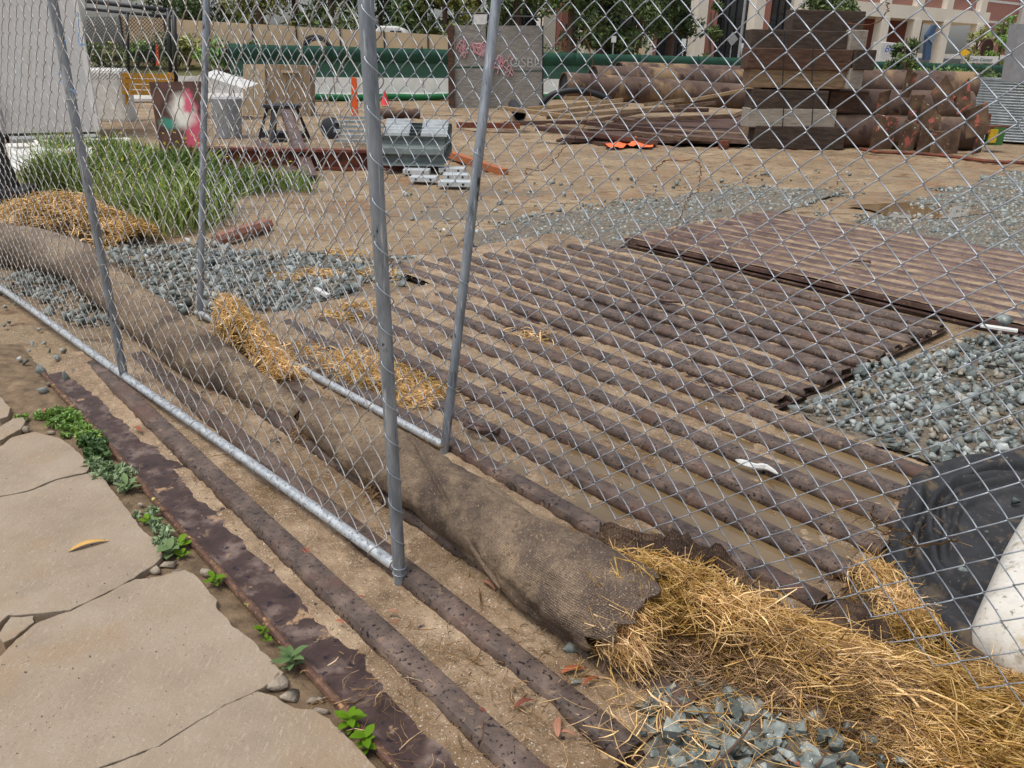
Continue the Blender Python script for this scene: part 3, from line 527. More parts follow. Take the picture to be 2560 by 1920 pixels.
mound_straw([(830, 905), (950, 960), (1090, 1010)], [.22, .24, .16], [.03, .05, .03], 2300, 7, 'straw', 'golden straw scattered on ribs at the foot of the leaning fence post', (.05, .15), .0018)
mound_straw([(700, 880), (780, 900)], [.15, .2], [.02, .02], 500, 8, 'straw', 'thin straw on the dirt behind the second roll', (.05, .14), .0018)
# ---- third roll, running off behind the gate rail
w3 = thing('straw_wattle', G(60, 680, 0), 'grey brown burlap straw roll lying past the gate post', 'straw roll')
s3, P3, T3, X3, Y3, R3 = sock('burlap_sleeve', [G(-160, 590, .16), G(-40, 605, .16), G(80, 622, .16), G(180, 650, .15), G(245, 690, .12)], [.17, .17, .165, .16, .12], m_burg, w3, seed=23, amp=.016, wr=.005, ends=(0, .08), rag=(.02, .08))
mb = MB(); mb.tube(P3, R3*.8, 16); mb.build('packed_straw', m_core, w3, smooth=True)
tuft(G(250, 690, .12), (.6, -.2, .1), 500, .13, 'straw_tuft', 'straw at its open end', m_straw_d, .06, w3)
mound_core([(60, 565), (180, 580), (330, 610)], [.18, .33, .22], [.14, .34, .12], None, name='packed_straw', label='packed straw inside the heap by the weeds', kind='stuff')
mound_straw([(30, 560), (180, 580), (350, 615)], [.22, .36, .25], [.16, .36, .14], 4200, 9, 'straw', 'golden straw heap at the edge of the green weeds', (.08, .22), .003)
for k, (px, py, n) in enumerate(((860, 640, 110), (950, 690, 120), (800, 690, 160), (900, 775, 130), (850, 800, 120), (720, 700, 60), (1330, 850, 40), (300, 700, 120))):
    mound_straw([(px-40, py), (px+40, py+6)], [.13, .13], [.03, .03], n*2, 40+k, 'straw', 'small clump of straw on the stony dirt behind the rear fence', (.05, .14), .0022)

# ---- gravel
m_stone = material('crushed_stone', [(.28, C(84, 92, 91)), (.5, C(126, 135, 132)), (.74, C(174, 180, 174))], 7, 8, (.6, .85), .6, 90, bdist=.004, tint=.55, spec=.4, spots=[(60, .62, .68, C(198, 200, 192)), (3, .54, .64, C(142, 128, 106)), (40, .6, .7, C(150, 138, 118))])
m_stone_o = material('crushed_stone_piece', [(.28, C(80, 87, 85)), (.5, C(116, 124, 120)), (.74, C(160, 166, 160))], 22, 8, (.7, .9), .6, 100, bdist=.004, rand=.45, spec=.25, spots=[(70, .62, .68, C(196, 200, 192)), (12, .62, .7, C(140, 128, 108))])
m_bed = material('gravel_bed', [(.3, C(74, 72, 66)), (.55, C(118, 108, 94)), (.75, C(156, 136, 110))], 30, 8, (.8, 1), .9, 90, bdist=.01)
def stone_proto(seed, sub=1):
    r = np.random.default_rng(seed); P = r.uniform(-1, 1, size=(r.integers(9, 13), 3)); P = P/np.abs(P).max(1)[:, None]*r.uniform(.75, 1, (len(P), 1))*.95; P = P/np.linalg.norm(P, axis=1).max()*1.15; P = P*np.array([1, r.uniform(.65, .95), r.uniform(.6, .9)]); bm = bmesh.new()
    for p in P: bm.verts.new(p)
    res = bmesh.ops.convex_hull(bm, input=bm.verts); bmesh.ops.delete(bm, geom=[e for e in set(res['geom_interior']+res['geom_unused']) if isinstance(e, bmesh.types.BMVert)], context='VERTS')
    bmesh.ops.triangulate(bm, faces=bm.faces[:]); bm.verts.index_update(); V = np.array([v.co for v in bm.verts]); F = np.array([[v.index for v in f.verts] for f in bm.faces]); bm.free(); return V, F
PROT = [stone_proto(100+k) for k in range(14)]; PROT0 = [stone_proto(200+k, 0) for k in range(8)]
def inpoly(x, y, P):
    ins = np.zeros(len(x), bool); n = len(P)
    for i in range(n):
        x1, y1 = P[i]; x2, y2 = P[(i+1) % n]; c = ((y1 > y) != (y2 > y)) & (x < (x2-x1)*(y-y1)/(y2-y1+1e-12)+x1); ins ^= c
    return ins
def stone_pts(px, size, fill, layers=1, edge=.12, avoid=None):
    P = np.array([G(x, y, 0)[:2] for x, y in px]); mn, mx = P.min(0)-edge, P.max(0)+edge; st = size*1.25; out = []
    for l in range(layers):
        X, Y = np.meshgrid(np.arange(mn[0], mx[0], st), np.arange(mn[1], mx[1], st)); x = X.ravel()+rng.uniform(-.5, .5, X.size)*st; y = Y.ravel()+rng.uniform(-.5, .5, X.size)*st
        ed = edge*fbm(x*2.5, y*2.5, 51)*1.6; ed2 = edge*fbm(x*2.5+40, y*2.5, 52)*1.6; k = inpoly(x+ed, y+ed2, P) & (rng.random(len(x)) < fill)
        if avoid is not None: k &= ~avoid(x, y)
        x, y = x[k], y[k]; sz = size*np.clip(rng.lognormal(-.18, .42, len(x)), .3, 1.9)*.62; out.append(np.stack([x, y, np.full(len(x), .30*size+l*size*.32)+.01*fbm(x*4, y*4, 9), sz], -1))
    return np.concatenate(out)
def stones_mesh(S, protos):
    Vs, Fs, As, off = [], [], [], 0; idx = rng.integers(0, len(protos), len(S))
    for k, (V, F) in enumerate(protos):
        s = S[idx == k]; n = len(s)
        if not n: continue
        q = rng.normal(size=(n, 4)); q /= np.linalg.norm(q, axis=1)[:, None]; q[:, 1:3] *= .45; q /= np.linalg.norm(q, axis=1)[:, None]; w, x, y, z = q.T
        R = np.stack([1-2*(y*y+z*z), 2*(x*y-z*w), 2*(x*z+y*w), 2*(x*y+z*w), 1-2*(x*x+z*z), 2*(y*z-x*w), 2*(x*z-y*w), 2*(y*z+x*w), 1-2*(x*x+y*y)], -1).reshape(n, 3, 3)
        VV = np.einsum('nij,vj->nvi', R, V)*s[:, 3][:, None, None]+s[:, None, :3]; Vs.append(VV.reshape(-1, 3)); Fs.append((F[None]+(np.arange(n)*len(V))[:, None, None]+off).reshape(-1, 3)); As.append(np.repeat(rng.random(n), len(V))); off += n*len(V)
    return np.concatenate(Vs), np.concatenate(Fs), np.concatenate(As)
def bed(px, parent_label, z=.006, grow=1.):
    P = [G(x, y, 0) for x, y in px]; c = np.mean(P, 0); nseg = 6; Q = []
    for i in range(len(P)):
        for j in range(nseg): p = P[i]+(P[(i+1) % len(P)]-P[i])*j/nseg; d = unit(p-c); p = c+(p-c)*grow+d*.16*float(fbm(p[0]*3, p[1]*3, 61)); Q.append((p[0], p[1], z))
    if sum(Q[i][0]*Q[(i+1) % len(Q)][1]-Q[(i+1) % len(Q)][0]*Q[i][1] for i in range(len(Q))) < 0: Q = Q[::-1]
    mb = MB(); mb.add(Q, [tuple(range(len(Q)))]); return props(mb.build('gravel_bed', m_bed, origin=(c[0], c[1], 0)), parent_label, kind='structure')
g1 = [(1965, 1025), (2050, 990), (2200, 925), (2330, 880), (2440, 850), (2560, 815), (2760, 860), (2760, 1290), (2480, 1200), (2390, 1180), (2240, 1120), (2110, 1075)]
g2 = [(1500, 1775), (1560, 1735), (1640, 1715), (1850, 1750), (2060, 1800), (2280, 1840), (2420, 1990), (2300, 2080), (1680, 2060), (1640, 1925), (1560, 1830)]
g3 = [(1150, 600), (1330, 548), (1560, 512), (1850, 470), (2120, 480), (1930, 540), (1600, 590), (1560, 620), (1420, 628), (1220, 640)]
g4 = [(2150, 560), (2280, 510), (2400, 470), (2560, 430), (2800, 450), (2800, 720), (2560, 665), (2350, 610)]
g5 = [(290, 650), (330, 605), (520, 612), (700, 640), (900, 650), (1060, 630), (1080, 655), (930, 720), (760, 790), (640, 770), (560, 750), (500, 790), (400, 760)]
g6 = [(0, 700), (120, 660), (240, 690), (330, 800), (250, 830), (100, 760), (0, 740)]
g7 = [(-60, 745), (20, 750), (160, 850), (240, 930), (150, 990), (40, 900), (-60, 850)]
def av_mat(x, y): s, n = sn(x, y); return in_mat(s, n, -.04)
B = [bed(g1, 'blue grey crushed stone bed beside the ends of the mats'), bed(g2, 'coarse crushed stone bed in the foreground under the straw', .010), bed(g3, 'band of grey gravel across the yard behind the mats', .014), bed(g4, 'grey gravel beyond the raised mat', .014), bed(g5, 'grey stones behind the rear fence', .009, .9)]
S1 = stone_pts(g1, .044, .97, 2, .10, av_mat); S2 = stone_pts(g2, .046, .97, 3, .05, av_mat)
near = np.concatenate([S2, S1]); dist = np.hypot(near[:, 0], near[:, 1]); vis = []
stone_meshes = []
for k, (V, F) in enumerate(PROT):
    me = bpy.data.meshes.new('stone'); me.from_pydata(V.tolist(), [], F.tolist()); me.update(); me.materials.append(m_stone_o); stone_meshes.append(me)
order = np.argsort(dist-near[:, 2]*2); sel = order[:300]; rest = np.setdiff1d(np.arange(len(near)), sel)
for j in sel:
    x, y, z, s = near[j]; o = bpy.data.objects.new('stone', stone_meshes[int(rng.integers(0, 14))]); COL.objects.link(o); par = B[1] if j < len(S2) else B[0]
    o.parent = par; o.location = Vector((x, y, z))-par.location; o.scale = (s, s, s); o.rotation_euler = (rng.uniform(-.6, .6), rng.uniform(-.6, .6), rng.uniform(0, 6.28))
def stuff_stones(S, par, label): V, F, A = stones_mesh(S, PROT); return props(mesh_obj('stones', V, F, m_stone, par, attr=A), label, kind='stuff')
stuff_stones(near[rest], B[0], 'crushed stones farther from the pavement')
stuff_stones(stone_pts(g3, .035, .75, 1, .5, av_mat), B[2], 'scattered small gravel')
S4 = stone_pts(g4, .038, .95, 1, .45); stuff_stones(S4[:40000], B[3], 'small gravel')
stuff_stones(np.concatenate([stone_pts(g5, .05, .9, 2, .25, av_mat), stone_pts(g6, .05, .8, 2, .15)]), B[4], 'grey stones')
S7 = np.concatenate([stone_pts(g7, .05, .16, 1, .1), stone_pts([(1200, 700), (1050, 760), (900, 850), (700, 900), (640, 800), (900, 690)], .045, .10, 1, .1, None), stone_pts([(1000, 470), (1700, 430), (2200, 420), (2100, 520), (1300, 560), (1000, 600)], .05, .03, 1, .1, av_mat)])
V, F, A = stones_mesh(S7, PROT); props(mesh_obj('loose_stones', V, F, m_stone, attr=A, origin=(0, 0, 0)), 'loose grey stones strewn on the dirt', kind='stuff')
# single stones that lie on the mats
for k, (px, py, s, zz, lab) in enumerate(((1427, 1622, .028, .035, 'blue grey stone on the sand beside the torn end of the roll'), (1441, 1709, .021, .03, 'pale blue stone pair beside an orange leaf on the mat'), (2500, 800, .075, .15, 'grey broken stone on the raised mat beside a white tag'), (365, 770, .07, .05, 'white grey boulder at the edge of the gravel behind the fence'), (140, 895, .03, .03, 'round brown cobble on the dirt beside the gate rail'), (400, 997, .028, .03, 'dark green stone under the gate rail'), (2600, 790, .08, .14, 'grey stone at the corner of the raised mat'))):
    V, F = PROT[k]; p = G(px, py, zz); o = mesh_obj('stone', V*s+p, F, m_stone_o if k != 3 else m_stone_o); props(o, lab, 'stone')
# ================================================================== the yard and what stands behind it
def pt(x, y, Y): return at(x, y, Y)
def gY(x, y): return G(x, y, 0)[1]
m_white = plain('white_paint', C(214, 214, 210), .6); m_grey = plain('grey_paint', C(150, 152, 154), .6); m_black = plain('black_steel', C(38, 38, 42), .5); m_dark = plain('dark_pipe', C(58, 62, 66), .5, .3)
m_orange = plain('orange_plastic', C(226, 96, 44), .55); m_yellow = plain('yellow_mesh', C(206, 150, 52), .7); m_rub = plain('black_rubber', C(32, 34, 38), .55); m_red = plain('red_paint', C(150, 28, 34), .35)
m_trail = material('trailer_side', [(.3, C(212, 212, 210)), (.7, C(224, 224, 222))], 1.2, 5, (.5, .65), .05, spots=[(3, .6, .75, C(180, 178, 172), (1, 1, .3))])
m_barr = material('barrier_concrete', [(.3, C(206, 204, 196)), (.7, C(232, 230, 224))], 2, 6, (.8, .95), .2, 40, spots=[(14, .68, .72, C(90, 88, 84))])
m_green = material('green_screen', [(.3, C(28, 66, 54)), (.7, C(40, 84, 68))], 1.5, 5, (.75, .9), .2, 8, bdist=.03)
m_green2 = material('green_mesh_screen', [(.3, C(54, 92, 76)), (.7, C(72, 108, 92))], 1.2, 5, (.8, .95), .2, 10, bdist=.02, spots=[(60, .55, .6, C(40, 76, 62))])
m_sock = plain('green_sock', C(24, 104, 58), .7)
m_tan = material('tan_screen', [(.3, C(190, 164, 132)), (.7, C(208, 184, 152))], .8, 5, (.85, 1), .3, 3, bdist=.05)
m_ply = material('weathered_plywood', [(.25, C(96, 92, 88)), (.5, C(134, 130, 124)), (.75, C(166, 162, 156))], 3.2, 9, (.85, 1), .3, 20, stretch=(1, 1, 7), dist=1.2)
m_plyw = material('tan_plywood', [(.25, C(110, 92, 72)), (.5, C(146, 126, 100)), (.75, C(172, 152, 124))], 2.2, 9, (.85, 1), .3, 20, stretch=(5, 5, 1), dist=.8, spots=[(2, .56, .7, C(96, 80, 66))])
m_plyl = plain('pale_board', C(188, 168, 138), .85)
def wood(name, a, b, c, st=(1, 8, 8)): return material(name, [(.28, a), (.5, b), (.74, c)], 3, 9, (.85, 1), .5, 18, stretch=st, dist=.6, bdist=.01)
m_tim = [wood('dark_timber', C(46, 38, 34), C(68, 56, 48), C(94, 80, 70)), wood('brown_timber', C(54, 38, 30), C(82, 60, 48), C(104, 80, 64)), wood('grey_timber', C(120, 112, 102), C(150, 142, 130), C(172, 164, 152)), wood('tan_timber', C(92, 74, 56), C(128, 106, 82), C(156, 134, 106))]
m_lum = [wood('lumber_a', C(96, 80, 64), C(130, 110, 88), C(160, 140, 114)), wood('lumber_b', C(70, 54, 44), C(100, 80, 66), C(126, 104, 88)), wood('lumber_c', C(54, 40, 36), C(84, 62, 54), C(108, 84, 74)), wood('lumber_d', C(116, 96, 70), C(146, 122, 92), C(168, 146, 112))]
m_pipe = material('rusty_pipe', [(.3, C(62, 48, 43)), (.5, C(90, 72, 63)), (.7, C(118, 98, 82))], 1.6, 9, (.75, .95), .4, 20, stretch=(1, 1, 1), spots=[(1.1, .54, .62, C(138, 114, 86), (1, 1, .6)), (2.6, .58, .64, C(64, 44, 40))])
m_plate = material('rusty_plate', [(.3, C(60, 46, 38)), (.5, C(92, 72, 56)), (.7, C(126, 104, 80))], 4, 9, (.8, .95), .4, 24, spots=[(5.4, .60, .63, C(176, 96, 84)), (6.2, .63, .66, C(204, 196, 182)), (2.3, .58, .7, C(84, 58, 46))])
m_galvs = material('new_galvanised', [(.3, C(150, 160, 164)), (.7, C(190, 198, 200))], 6, 4, (.3, .5), .05, metal=.6); m_galvw = plain('bright_galvanised', C(206, 212, 214), .4, .3); m_galvd = material('dull_galvanised', [(.3, C(88, 98, 97)), (.6, C(112, 122, 120)), (.8, C(140, 148, 145))], 4, 6, (.55, .75), .1, metal=.15)
m_beam = material('red_oxide_beam', [(.3, C(78, 44, 34)), (.55, C(114, 64, 46)), (.75, C(140, 88, 62))], 4, 8, (.7, .9), .3, 30, spots=[(3, .6, .7, C(64, 50, 46))]); m_beamo = plain('orange_rust', C(164, 98, 60), .8)
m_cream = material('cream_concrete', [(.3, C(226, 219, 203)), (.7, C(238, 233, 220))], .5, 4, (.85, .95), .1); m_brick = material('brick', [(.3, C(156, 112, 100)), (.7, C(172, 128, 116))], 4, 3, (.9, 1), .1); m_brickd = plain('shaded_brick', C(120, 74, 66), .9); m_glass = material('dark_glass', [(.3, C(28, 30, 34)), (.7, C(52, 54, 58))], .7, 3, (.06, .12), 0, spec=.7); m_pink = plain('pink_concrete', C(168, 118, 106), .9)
def one(name, mb, mat, label, cat, group=None, smooth=False, bev=0.):
    o = mb.build(name, mat); props(o, label, cat, group)
    if smooth: smooth_by_angle(o)
    if bev: bevel(o, bev, 1)
    return o
# ---- foliage helpers
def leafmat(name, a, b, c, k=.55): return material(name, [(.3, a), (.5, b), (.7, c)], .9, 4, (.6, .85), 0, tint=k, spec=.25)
m_leaf = [leafmat('pine_green', C(58, 78, 42), C(86, 106, 58), C(124, 140, 80)), leafmat('olive_green', C(92, 102, 50), C(130, 136, 68), C(168, 168, 92)), leafmat('deep_green', C(46, 66, 40), C(70, 92, 54), C(104, 124, 74)), leafmat('bright_green', C(80, 120, 48), C(114, 154, 66), C(154, 184, 92))]
m_bark = plain('bark', C(92, 74, 62), .95)
def leaves(cl, n, size, flat=.7):
    """cl: (k,4) clump centres and radii -> quads"""
    cl = np.asarray(cl); k = rng.integers(0, len(cl), n); d = unit(rng.normal(size=(n, 3)))*(rng.random((n, 1))**.45); P = cl[k, :3]+d*cl[k, 3:4]*np.array([1, 1, flat])
    T = unit(rng.normal(size=(n, 3))+d*.6); X = unit(np.cross(T, rng.normal(size=(n, 3)))); L = (size*rng.uniform(.6, 1.4, n))[:, None]; w = L*.38
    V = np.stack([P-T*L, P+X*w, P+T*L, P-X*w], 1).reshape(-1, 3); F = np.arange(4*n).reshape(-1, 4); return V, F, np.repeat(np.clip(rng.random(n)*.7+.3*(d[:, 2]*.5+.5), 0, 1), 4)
def tree(base, h, cz, cr, n, mat, label, size=.16, group=None, lean=0., clumps=16, name='tree', flat=.8, cat='tree', squash=1.):
    base = np.asarray(base, float); t = thing(name, base, label, cat, group); mb = MB(); P = [base+np.array([lean*f*h+.12*math.sin(f*5), 0, f*h*.92]) for f in np.linspace(0, 1, 7)]
    mb.tube(P, np.linspace(.035*h*.8, .012*h, 7), 8); cl = []
    for k in range(clumps):
        a = rng.uniform(0, 6.28); rr = cr*rng.uniform(.25, .85); z = cz+(h-cz)*rng.uniform(.0, 1); taper = 1-.5*(z-cz)/(h-cz+1e-6)*squash; c = base+np.array([math.cos(a)*rr*taper+lean*z, math.sin(a)*rr*taper, z]); cl.append((*c, cr*rng.uniform(.28, .5)))
        if k < 7: mb.tube([base+np.array([lean*z*.8, 0, max(.3, z*.75)]), (base+np.array([0, 0, z*.85])+c)/2, c], [.012*h, .008*h, .004*h], 5)
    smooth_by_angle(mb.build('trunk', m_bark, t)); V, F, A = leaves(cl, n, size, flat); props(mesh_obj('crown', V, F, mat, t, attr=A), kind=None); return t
def bush(base, r, h, n, mat, label, group=None, size=.10):
    base = np.asarray(base, float); t = thing('bush', base, label, 'bush', group); cl = [(base[0]+rng.uniform(-r, r)*.6, base[1]+rng.uniform(-r, r)*.5, base[2]+h*rng.uniform(.25, .75), h*rng.uniform(.3, .45)) for _ in range(9)]
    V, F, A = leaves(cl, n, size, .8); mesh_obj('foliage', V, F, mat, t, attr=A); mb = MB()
    for k in range(5): c = cl[k]; mb.tube([base, np.array(c[:3])], [.04, .015], 5)
    mb.build('stem', m_bark, t); return t
# ---- barriers with the green screen on top
bL, bR = G(300, 252, 0), G(2700, 236, 0); dv = (bR-bL); blen = np.linalg.norm(dv); bd = dv/blen; bn = np.array([bd[1], -bd[0], 0])    # bn points to the eye
prof = [(-.30, 0), (-.30, .075), (-.18, .255), (-.08, .81), (.08, .81), (.18, .255), (.30, .075), (.30, 0)]
nb = int(blen/3.85); 
def on(s, off=0., z=0.): return bL+bd*s+bn*off+np.array([0, 0, z])
bar_me = None
for k in range(nb):
    s0 = k*3.85; mb = MB(); mb.extrude([on(s0, -a, z) for a, z in prof], bd*3.80)
    o = mb.build('concrete_barrier', m_barr, origin=on(s0)); props(o, 'white concrete road barrier in the row under the green screen fence', 'barrier', 'barriers under the green fence')
_d = ray(613, 250); s_start = float(np.linalg.solve(np.array([[_d[0], -bd[0]], [_d[1], -bd[1]]]), bL[:2])[1])-3.2
gf = thing('screen_fence', on(0), 'green fabric screen fence running above the white barriers, darker along its top', 'fence')
for k in range(nb):
    s0 = k*3.85
    if s0 < s_start: continue
    a = [on(s0, .02+.03*hsh(k), .78), on(s0+3.85, .02+.03*hsh(k+1), .78)]; top = 1.93
    mb = MB(); mb.extrude([a[0]+[0, 0, .03], a[1]+[0, 0, .03], a[1]+[0, 0, .62], a[0]+[0, 0, .62]], -bn*.012); mb.build('mesh_screen', m_green2, gf)
    mb = MB(); nsg = 12; V = []
    for j in range(nsg+1):
        f = j/nsg; c = a[0]+(a[1]-a[0])*f+bn*(.03+.03*float(vnoise(f*6+k*6, 3.))); V += [c+[0, 0, .60+.02*float(vnoise(f*5, k))], c+bn*.02+[0, 0, .9], c+[0, 0, top-.78+.02*math.sin(f*3.14)*-1]]
    mb.add(V, [(j*3+i, j*3+3+i, j*3+4+i, j*3+1+i) for j in range(nsg) for i in range(2)]); o = mb.build('top_band', m_green, gf, smooth=True); o.modifiers.new('t', 'SOLIDIFY').thickness = .01
    mb = MB(); mb.tube([on(s0, -.03, .8), on(s0, -.03, 2.0)], .03, 8); mb.build('post', m_dark, gf)
mb = MB(); mb.tube([on(s, .42, .10+.02*math.sin(s*2.1)) for s in np.arange(5.5, blen*.62, .6)], .12, 10); one('silt_sock', mb, m_sock, 'green silt sock laid along the foot of the white barriers', 'silt sock', smooth=True)
# coil of cable hanging on the screen
ct = on(0); cy = gY(790, 245); cc = pt(790, 128, cy-.5); hose = thing('cable_coil', cc-np.array([0, 0, .6]), 'coil of dark cable hung on the green screen fence', 'cable')
for k in range(5):
    mb = MB(); R = .56+.05*rng.normal(); t = np.linspace(0, 2*math.pi, 28)[:-1]; mb.tube([cc+np.array([R*math.cos(x)+.03*k, -.03*k, R*.98*math.sin(x)-.03*k]) for x in t], .035, 6, closed=True); mb.build('loop', m_rub, hose, smooth=True)
# ---- tan screen wall, embankment, trees behind
tl, tr = pt(300, 60, 44), pt(1180, 90, 47); tw = thing('tan_screen_fence', (tl[0], tl[1], 0), 'long tan fabric screen fence on the rise behind the green fence', 'fence')
tt = np.linspace(0, 1, 9); topz = lambda f: pt(300+880*f, 40+52*f, 44+3*f)
for k in range(8):
    a, b = topz(tt[k]), topz(tt[k+1]); mb = MB(); mb.extrude([(a[0], a[1], a[2]-2.6), (b[0], b[1], b[2]-2.6), b, a], (0, .03, 0)); mb.build('screen_panel', m_tan, tw); mb = MB(); mb.tube([(a[0], a[1]-.05, a[2]-2.6), (a[0], a[1]-.05, a[2]+.05)], .04, 6); mb.build('post', m_dark, tw)
mb = MB(); mb.extrude([(tl[0]-30, 36, -.05), (tr[0]+2, 39, -.05), (tr[0]+2, 47.3, 1.2), (tl[0]-30, 44.5, 1.4)], (0, 0, .02)); props(mb.build('embankment', plain('grassy_bank', C(92, 92, 56), .95), origin=(0, 0, 0)), kind='structure')
for k in range(20): x = 250+46*k+rng.uniform(-15, 15); bush(pt(x, 150, 43)*np.array([1, 1, 0])+np.array([0, 0, .9]), 1.0, rng.uniform(.7, 1.7) if x < 620 else rng.uniform(.4, .9), 320, m_leaf[[0, 1, 3, 2][k % 4]], 'rough green bush on the bank in front of the tan screen', 'bushes on the bank', .14)
for k, (x, Y, h, cr, mi) in enumerate(((470, 56, 9, 3.2, 2), (560, 58, 9, 3.4, 0), (650, 55, 8.5, 3, 1), (740, 57, 9, 3.2, 1), (830, 56, 8.5, 3.0, 0), (950, 58, 8, 3, 2), (1060, 56, 8, 2.7, 0), (1110, 55, 8, 2.6, 1), (1190, 60, 10, 3.2, 0), (1290, 58, 10, 3.2, 0))):
    b = pt(x, 100, Y); tree((b[0], b[1], .6), h, 2.0 if x < 1150 else 1.8, cr, 2600, m_leaf[mi], ('dark leafy tree', 'pine green tree', 'olive yellow tree')[(2, 0, 1).index(mi)]+' behind the tan screen fence', .20, 'trees behind the tan screen', clumps=22)
for k, (x, Y, h, cr, mi, lab) in enumerate(((1420, 56, 9, 2.6, 0, 'pine tree beside the plywood boards in front of the dark glass'), (1500, 60, 9, 2.8, 2, 'dark pine tree in front of the glass building'), (1590, 58, 9.5, 2.9, 0, 'broad pine tree before the building columns'), (1670, 62, 9.5, 2.4, 2, 'pine tree beside the pink column'), (1770, 56, 5.0, .9, 0, 'slim young conifer before the cream column'))):
    b = pt(x, 150, Y); tree((b[0], b[1], 0), h, 2.6 if h > 8 else 1., cr, 3000 if h > 8 else 700, m_leaf[mi], lab, .2, None, clumps=20 if h > 8 else 12)
b = pt(2065, 150, 52); tree((b[0], b[1], 0), 6.2, 3.9, 2.2, 2600, m_leaf[0], 'bushy pine showing above the dark timber stack', .16, clumps=16)
for k, (x, Y, h, r) in enumerate(((1400, 50, 2.6, 1.4), (1470, 50, 2.2, 1.4), (1545, 50, 1.9, 1.3), (1580, 48, 2.0, 1.2), (1680, 50, 1.8, 1.2), (1380, 48, 1.9, .9), (2195, 50, 1.7, 1.2), (2290, 50, 1.6, 1.3), (2335, 49, 1.6, 1.3), (2375, 50, 1.75, 1.4), (2425, 49, 1.7, 1.3), (2470, 50, 1.35, 1.2), (2510, 50, 1.5, 1.2), (2555, 49, 1.6, 1.2), (2245, 49, 1.3, 1.2))):
    b = pt(x, 180, Y); bush((b[0], b[1], 0), r, h, 700, m_leaf[(2, 3, 0, 3)[k % 4]], 'rounded hedge bush behind the green screen fence', 'hedge behind the green fence', .13)
b = pt(2262, 150, 48); tree((b[0], b[1], 0), 3.4, 1.0, .95, 900, m_leaf[0], 'small pine in front of the white delivery truck', .13, clumps=12)
b = pt(2492, 150, 70); tree((b[0], b[1], 0), 5.6, 2, 1.5, 900, m_leaf[3], 'young street tree before the striped brick wing', .16)
b = pt(2548, 150, 66); tree((b[0], b[1], 0), 4.2, 1.4, 1.4, 800, m_leaf[1], 'pale green tree beside the white glazed tower', .16)
b = pt(2435, 150, 84); tree((b[0], b[1], 0), 5.2, 2, 1.7, 800, m_leaf[1], 'olive tree between the last cream columns', .18)
# ---- the building
f0 = np.array([42., 90.]); fdv = np.array([17., 11.])/math.hypot(17, 11); fnv = np.array([fdv[1], -fdv[0]])       # facade line, normal to the eye
def fac(x, off=0.):
    d = ray(x, 165); A = np.array([[d[0], -fdv[0]], [d[1], -fdv[1]]]); k = np.linalg.solve(A, f0+fnv*off); return k[1]
def fpnt(t, off, z): p = f0+fdv*t+fnv*off; return np.array([p[0], p[1], z])
def fbox(mb, t0, t1, o0, o1, z0, z1): mb.extrude([fpnt(t0, o0, z0), fpnt(t1, o0, z0), fpnt(t1, o1, z0), fpnt(t0, o1, z0)], (0, 0, z1-z0))
bld = thing('office_building', fpnt(0, 0, 0), 'cream framed office building with tall columns and dark glass', 'building')
t0, t1 = fac(1300), fac(2447)
mb = MB(); fbox(mb, t0, fac(2150), -2.6, -2.9, -.5, 12); mb.build('glass_wall', m_glass, bld)
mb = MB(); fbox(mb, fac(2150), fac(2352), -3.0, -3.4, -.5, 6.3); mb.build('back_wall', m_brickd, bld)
mb = MB(); fbox(mb, fac(2012), t1, 0, -5, 6.15, 7.35); mb.build('beam', m_cream, bld)
mb = MB(); fbox(mb, fac(2012), t1, -.6, -5, 7.35, 12.5); mb.build('upper_wall', m_brick, bld)
for x in (1368, 1470, 1612, 1741, 1881, 1990, 2193, 2273, 2345, 2428):
    w = .56; c = fac(x); mb = MB(); fbox(mb, c-w, c+w, .12, -.75, -.5, 6.149 if x > 2010 else 13); mb.build('column', m_cream, bld)
    if x > 2010: mb = MB(); fbox(mb, c-w, c+w, .0, -.6, 7.352, 13); mb.build('upper_column', m_cream, bld)
for x in (1437, 1660, 1806, 1936): c = fac(x); mb = MB(); fbox(mb, c-.32, c+.32, -1.5, -2.2, -.5, 13); mb.build('pink_column', m_pink, bld)
for x in np.arange(1320, 2140, 17.): c = fac(x); mb = MB(); fbox(mb, c-.04, c+.04, -2.5, -2.6, -.5, 11.9); mb.build('mullion', m_dark, bld)
for z in (1.2, 3.2, 5.4): mb = MB(); fbox(mb, t0+.1, fac(2149), -2.45, -2.5, z, z+.08); mb.build('transom', m_dark, bld)
for x in (2235, 2308, 2385): c = fac(x); mb = MB(); fbox(mb, c-1.5, c+1.5, -.57, -.64, 8.4, 10.6); mb.build('window', m_glass, bld)
wing = thing('brick_wing', (72, 112, 0), 'brick wing striped with white bands beside a white glazed tower', 'building')
wa, wb = pt(2436, 100, 112), pt(2536, 100, 118)
def wq(a, b, z0, z1, dy, dep=1.): mbq = MB(); mbq.extrude([(a[0], a[1]-dy, z0), (b[0], b[1]-dy, z0), (b[0], b[1]+dep, z0), (a[0], a[1]+dep, z0)], (0, 0, z1-z0)); return mbq
wq(wa, wb, -.5, 16, 0).build('brick_wall', m_brick, wing)
for z in (3.0, 5.4, 7.2, 9.6, 11.8): wq(wa, wb, z, z+.28, .06, -.02).build('white_band', m_white, wing)
tc_, td = pt(2536, 100, 117), pt(2600, 100, 121); wq(tc_, td, -.5, 20, .3).build('tower', m_white, wing)
for z in np.arange(1.5, 15, 1.6): a = tc_+(td-tc_)*.22; b = tc_+(td-tc_)*.52; wq(a, b, z, z+1.3, .36, -.31).build('tower_window', m_glass, wing)
# low wall / car park level seen between columns
mb = MB(); mb.box((52, 104, 3.0), (26, 1, .5)); one('far_canopy', mb, m_white, 'white canopy edge seen between the last columns', 'canopy')
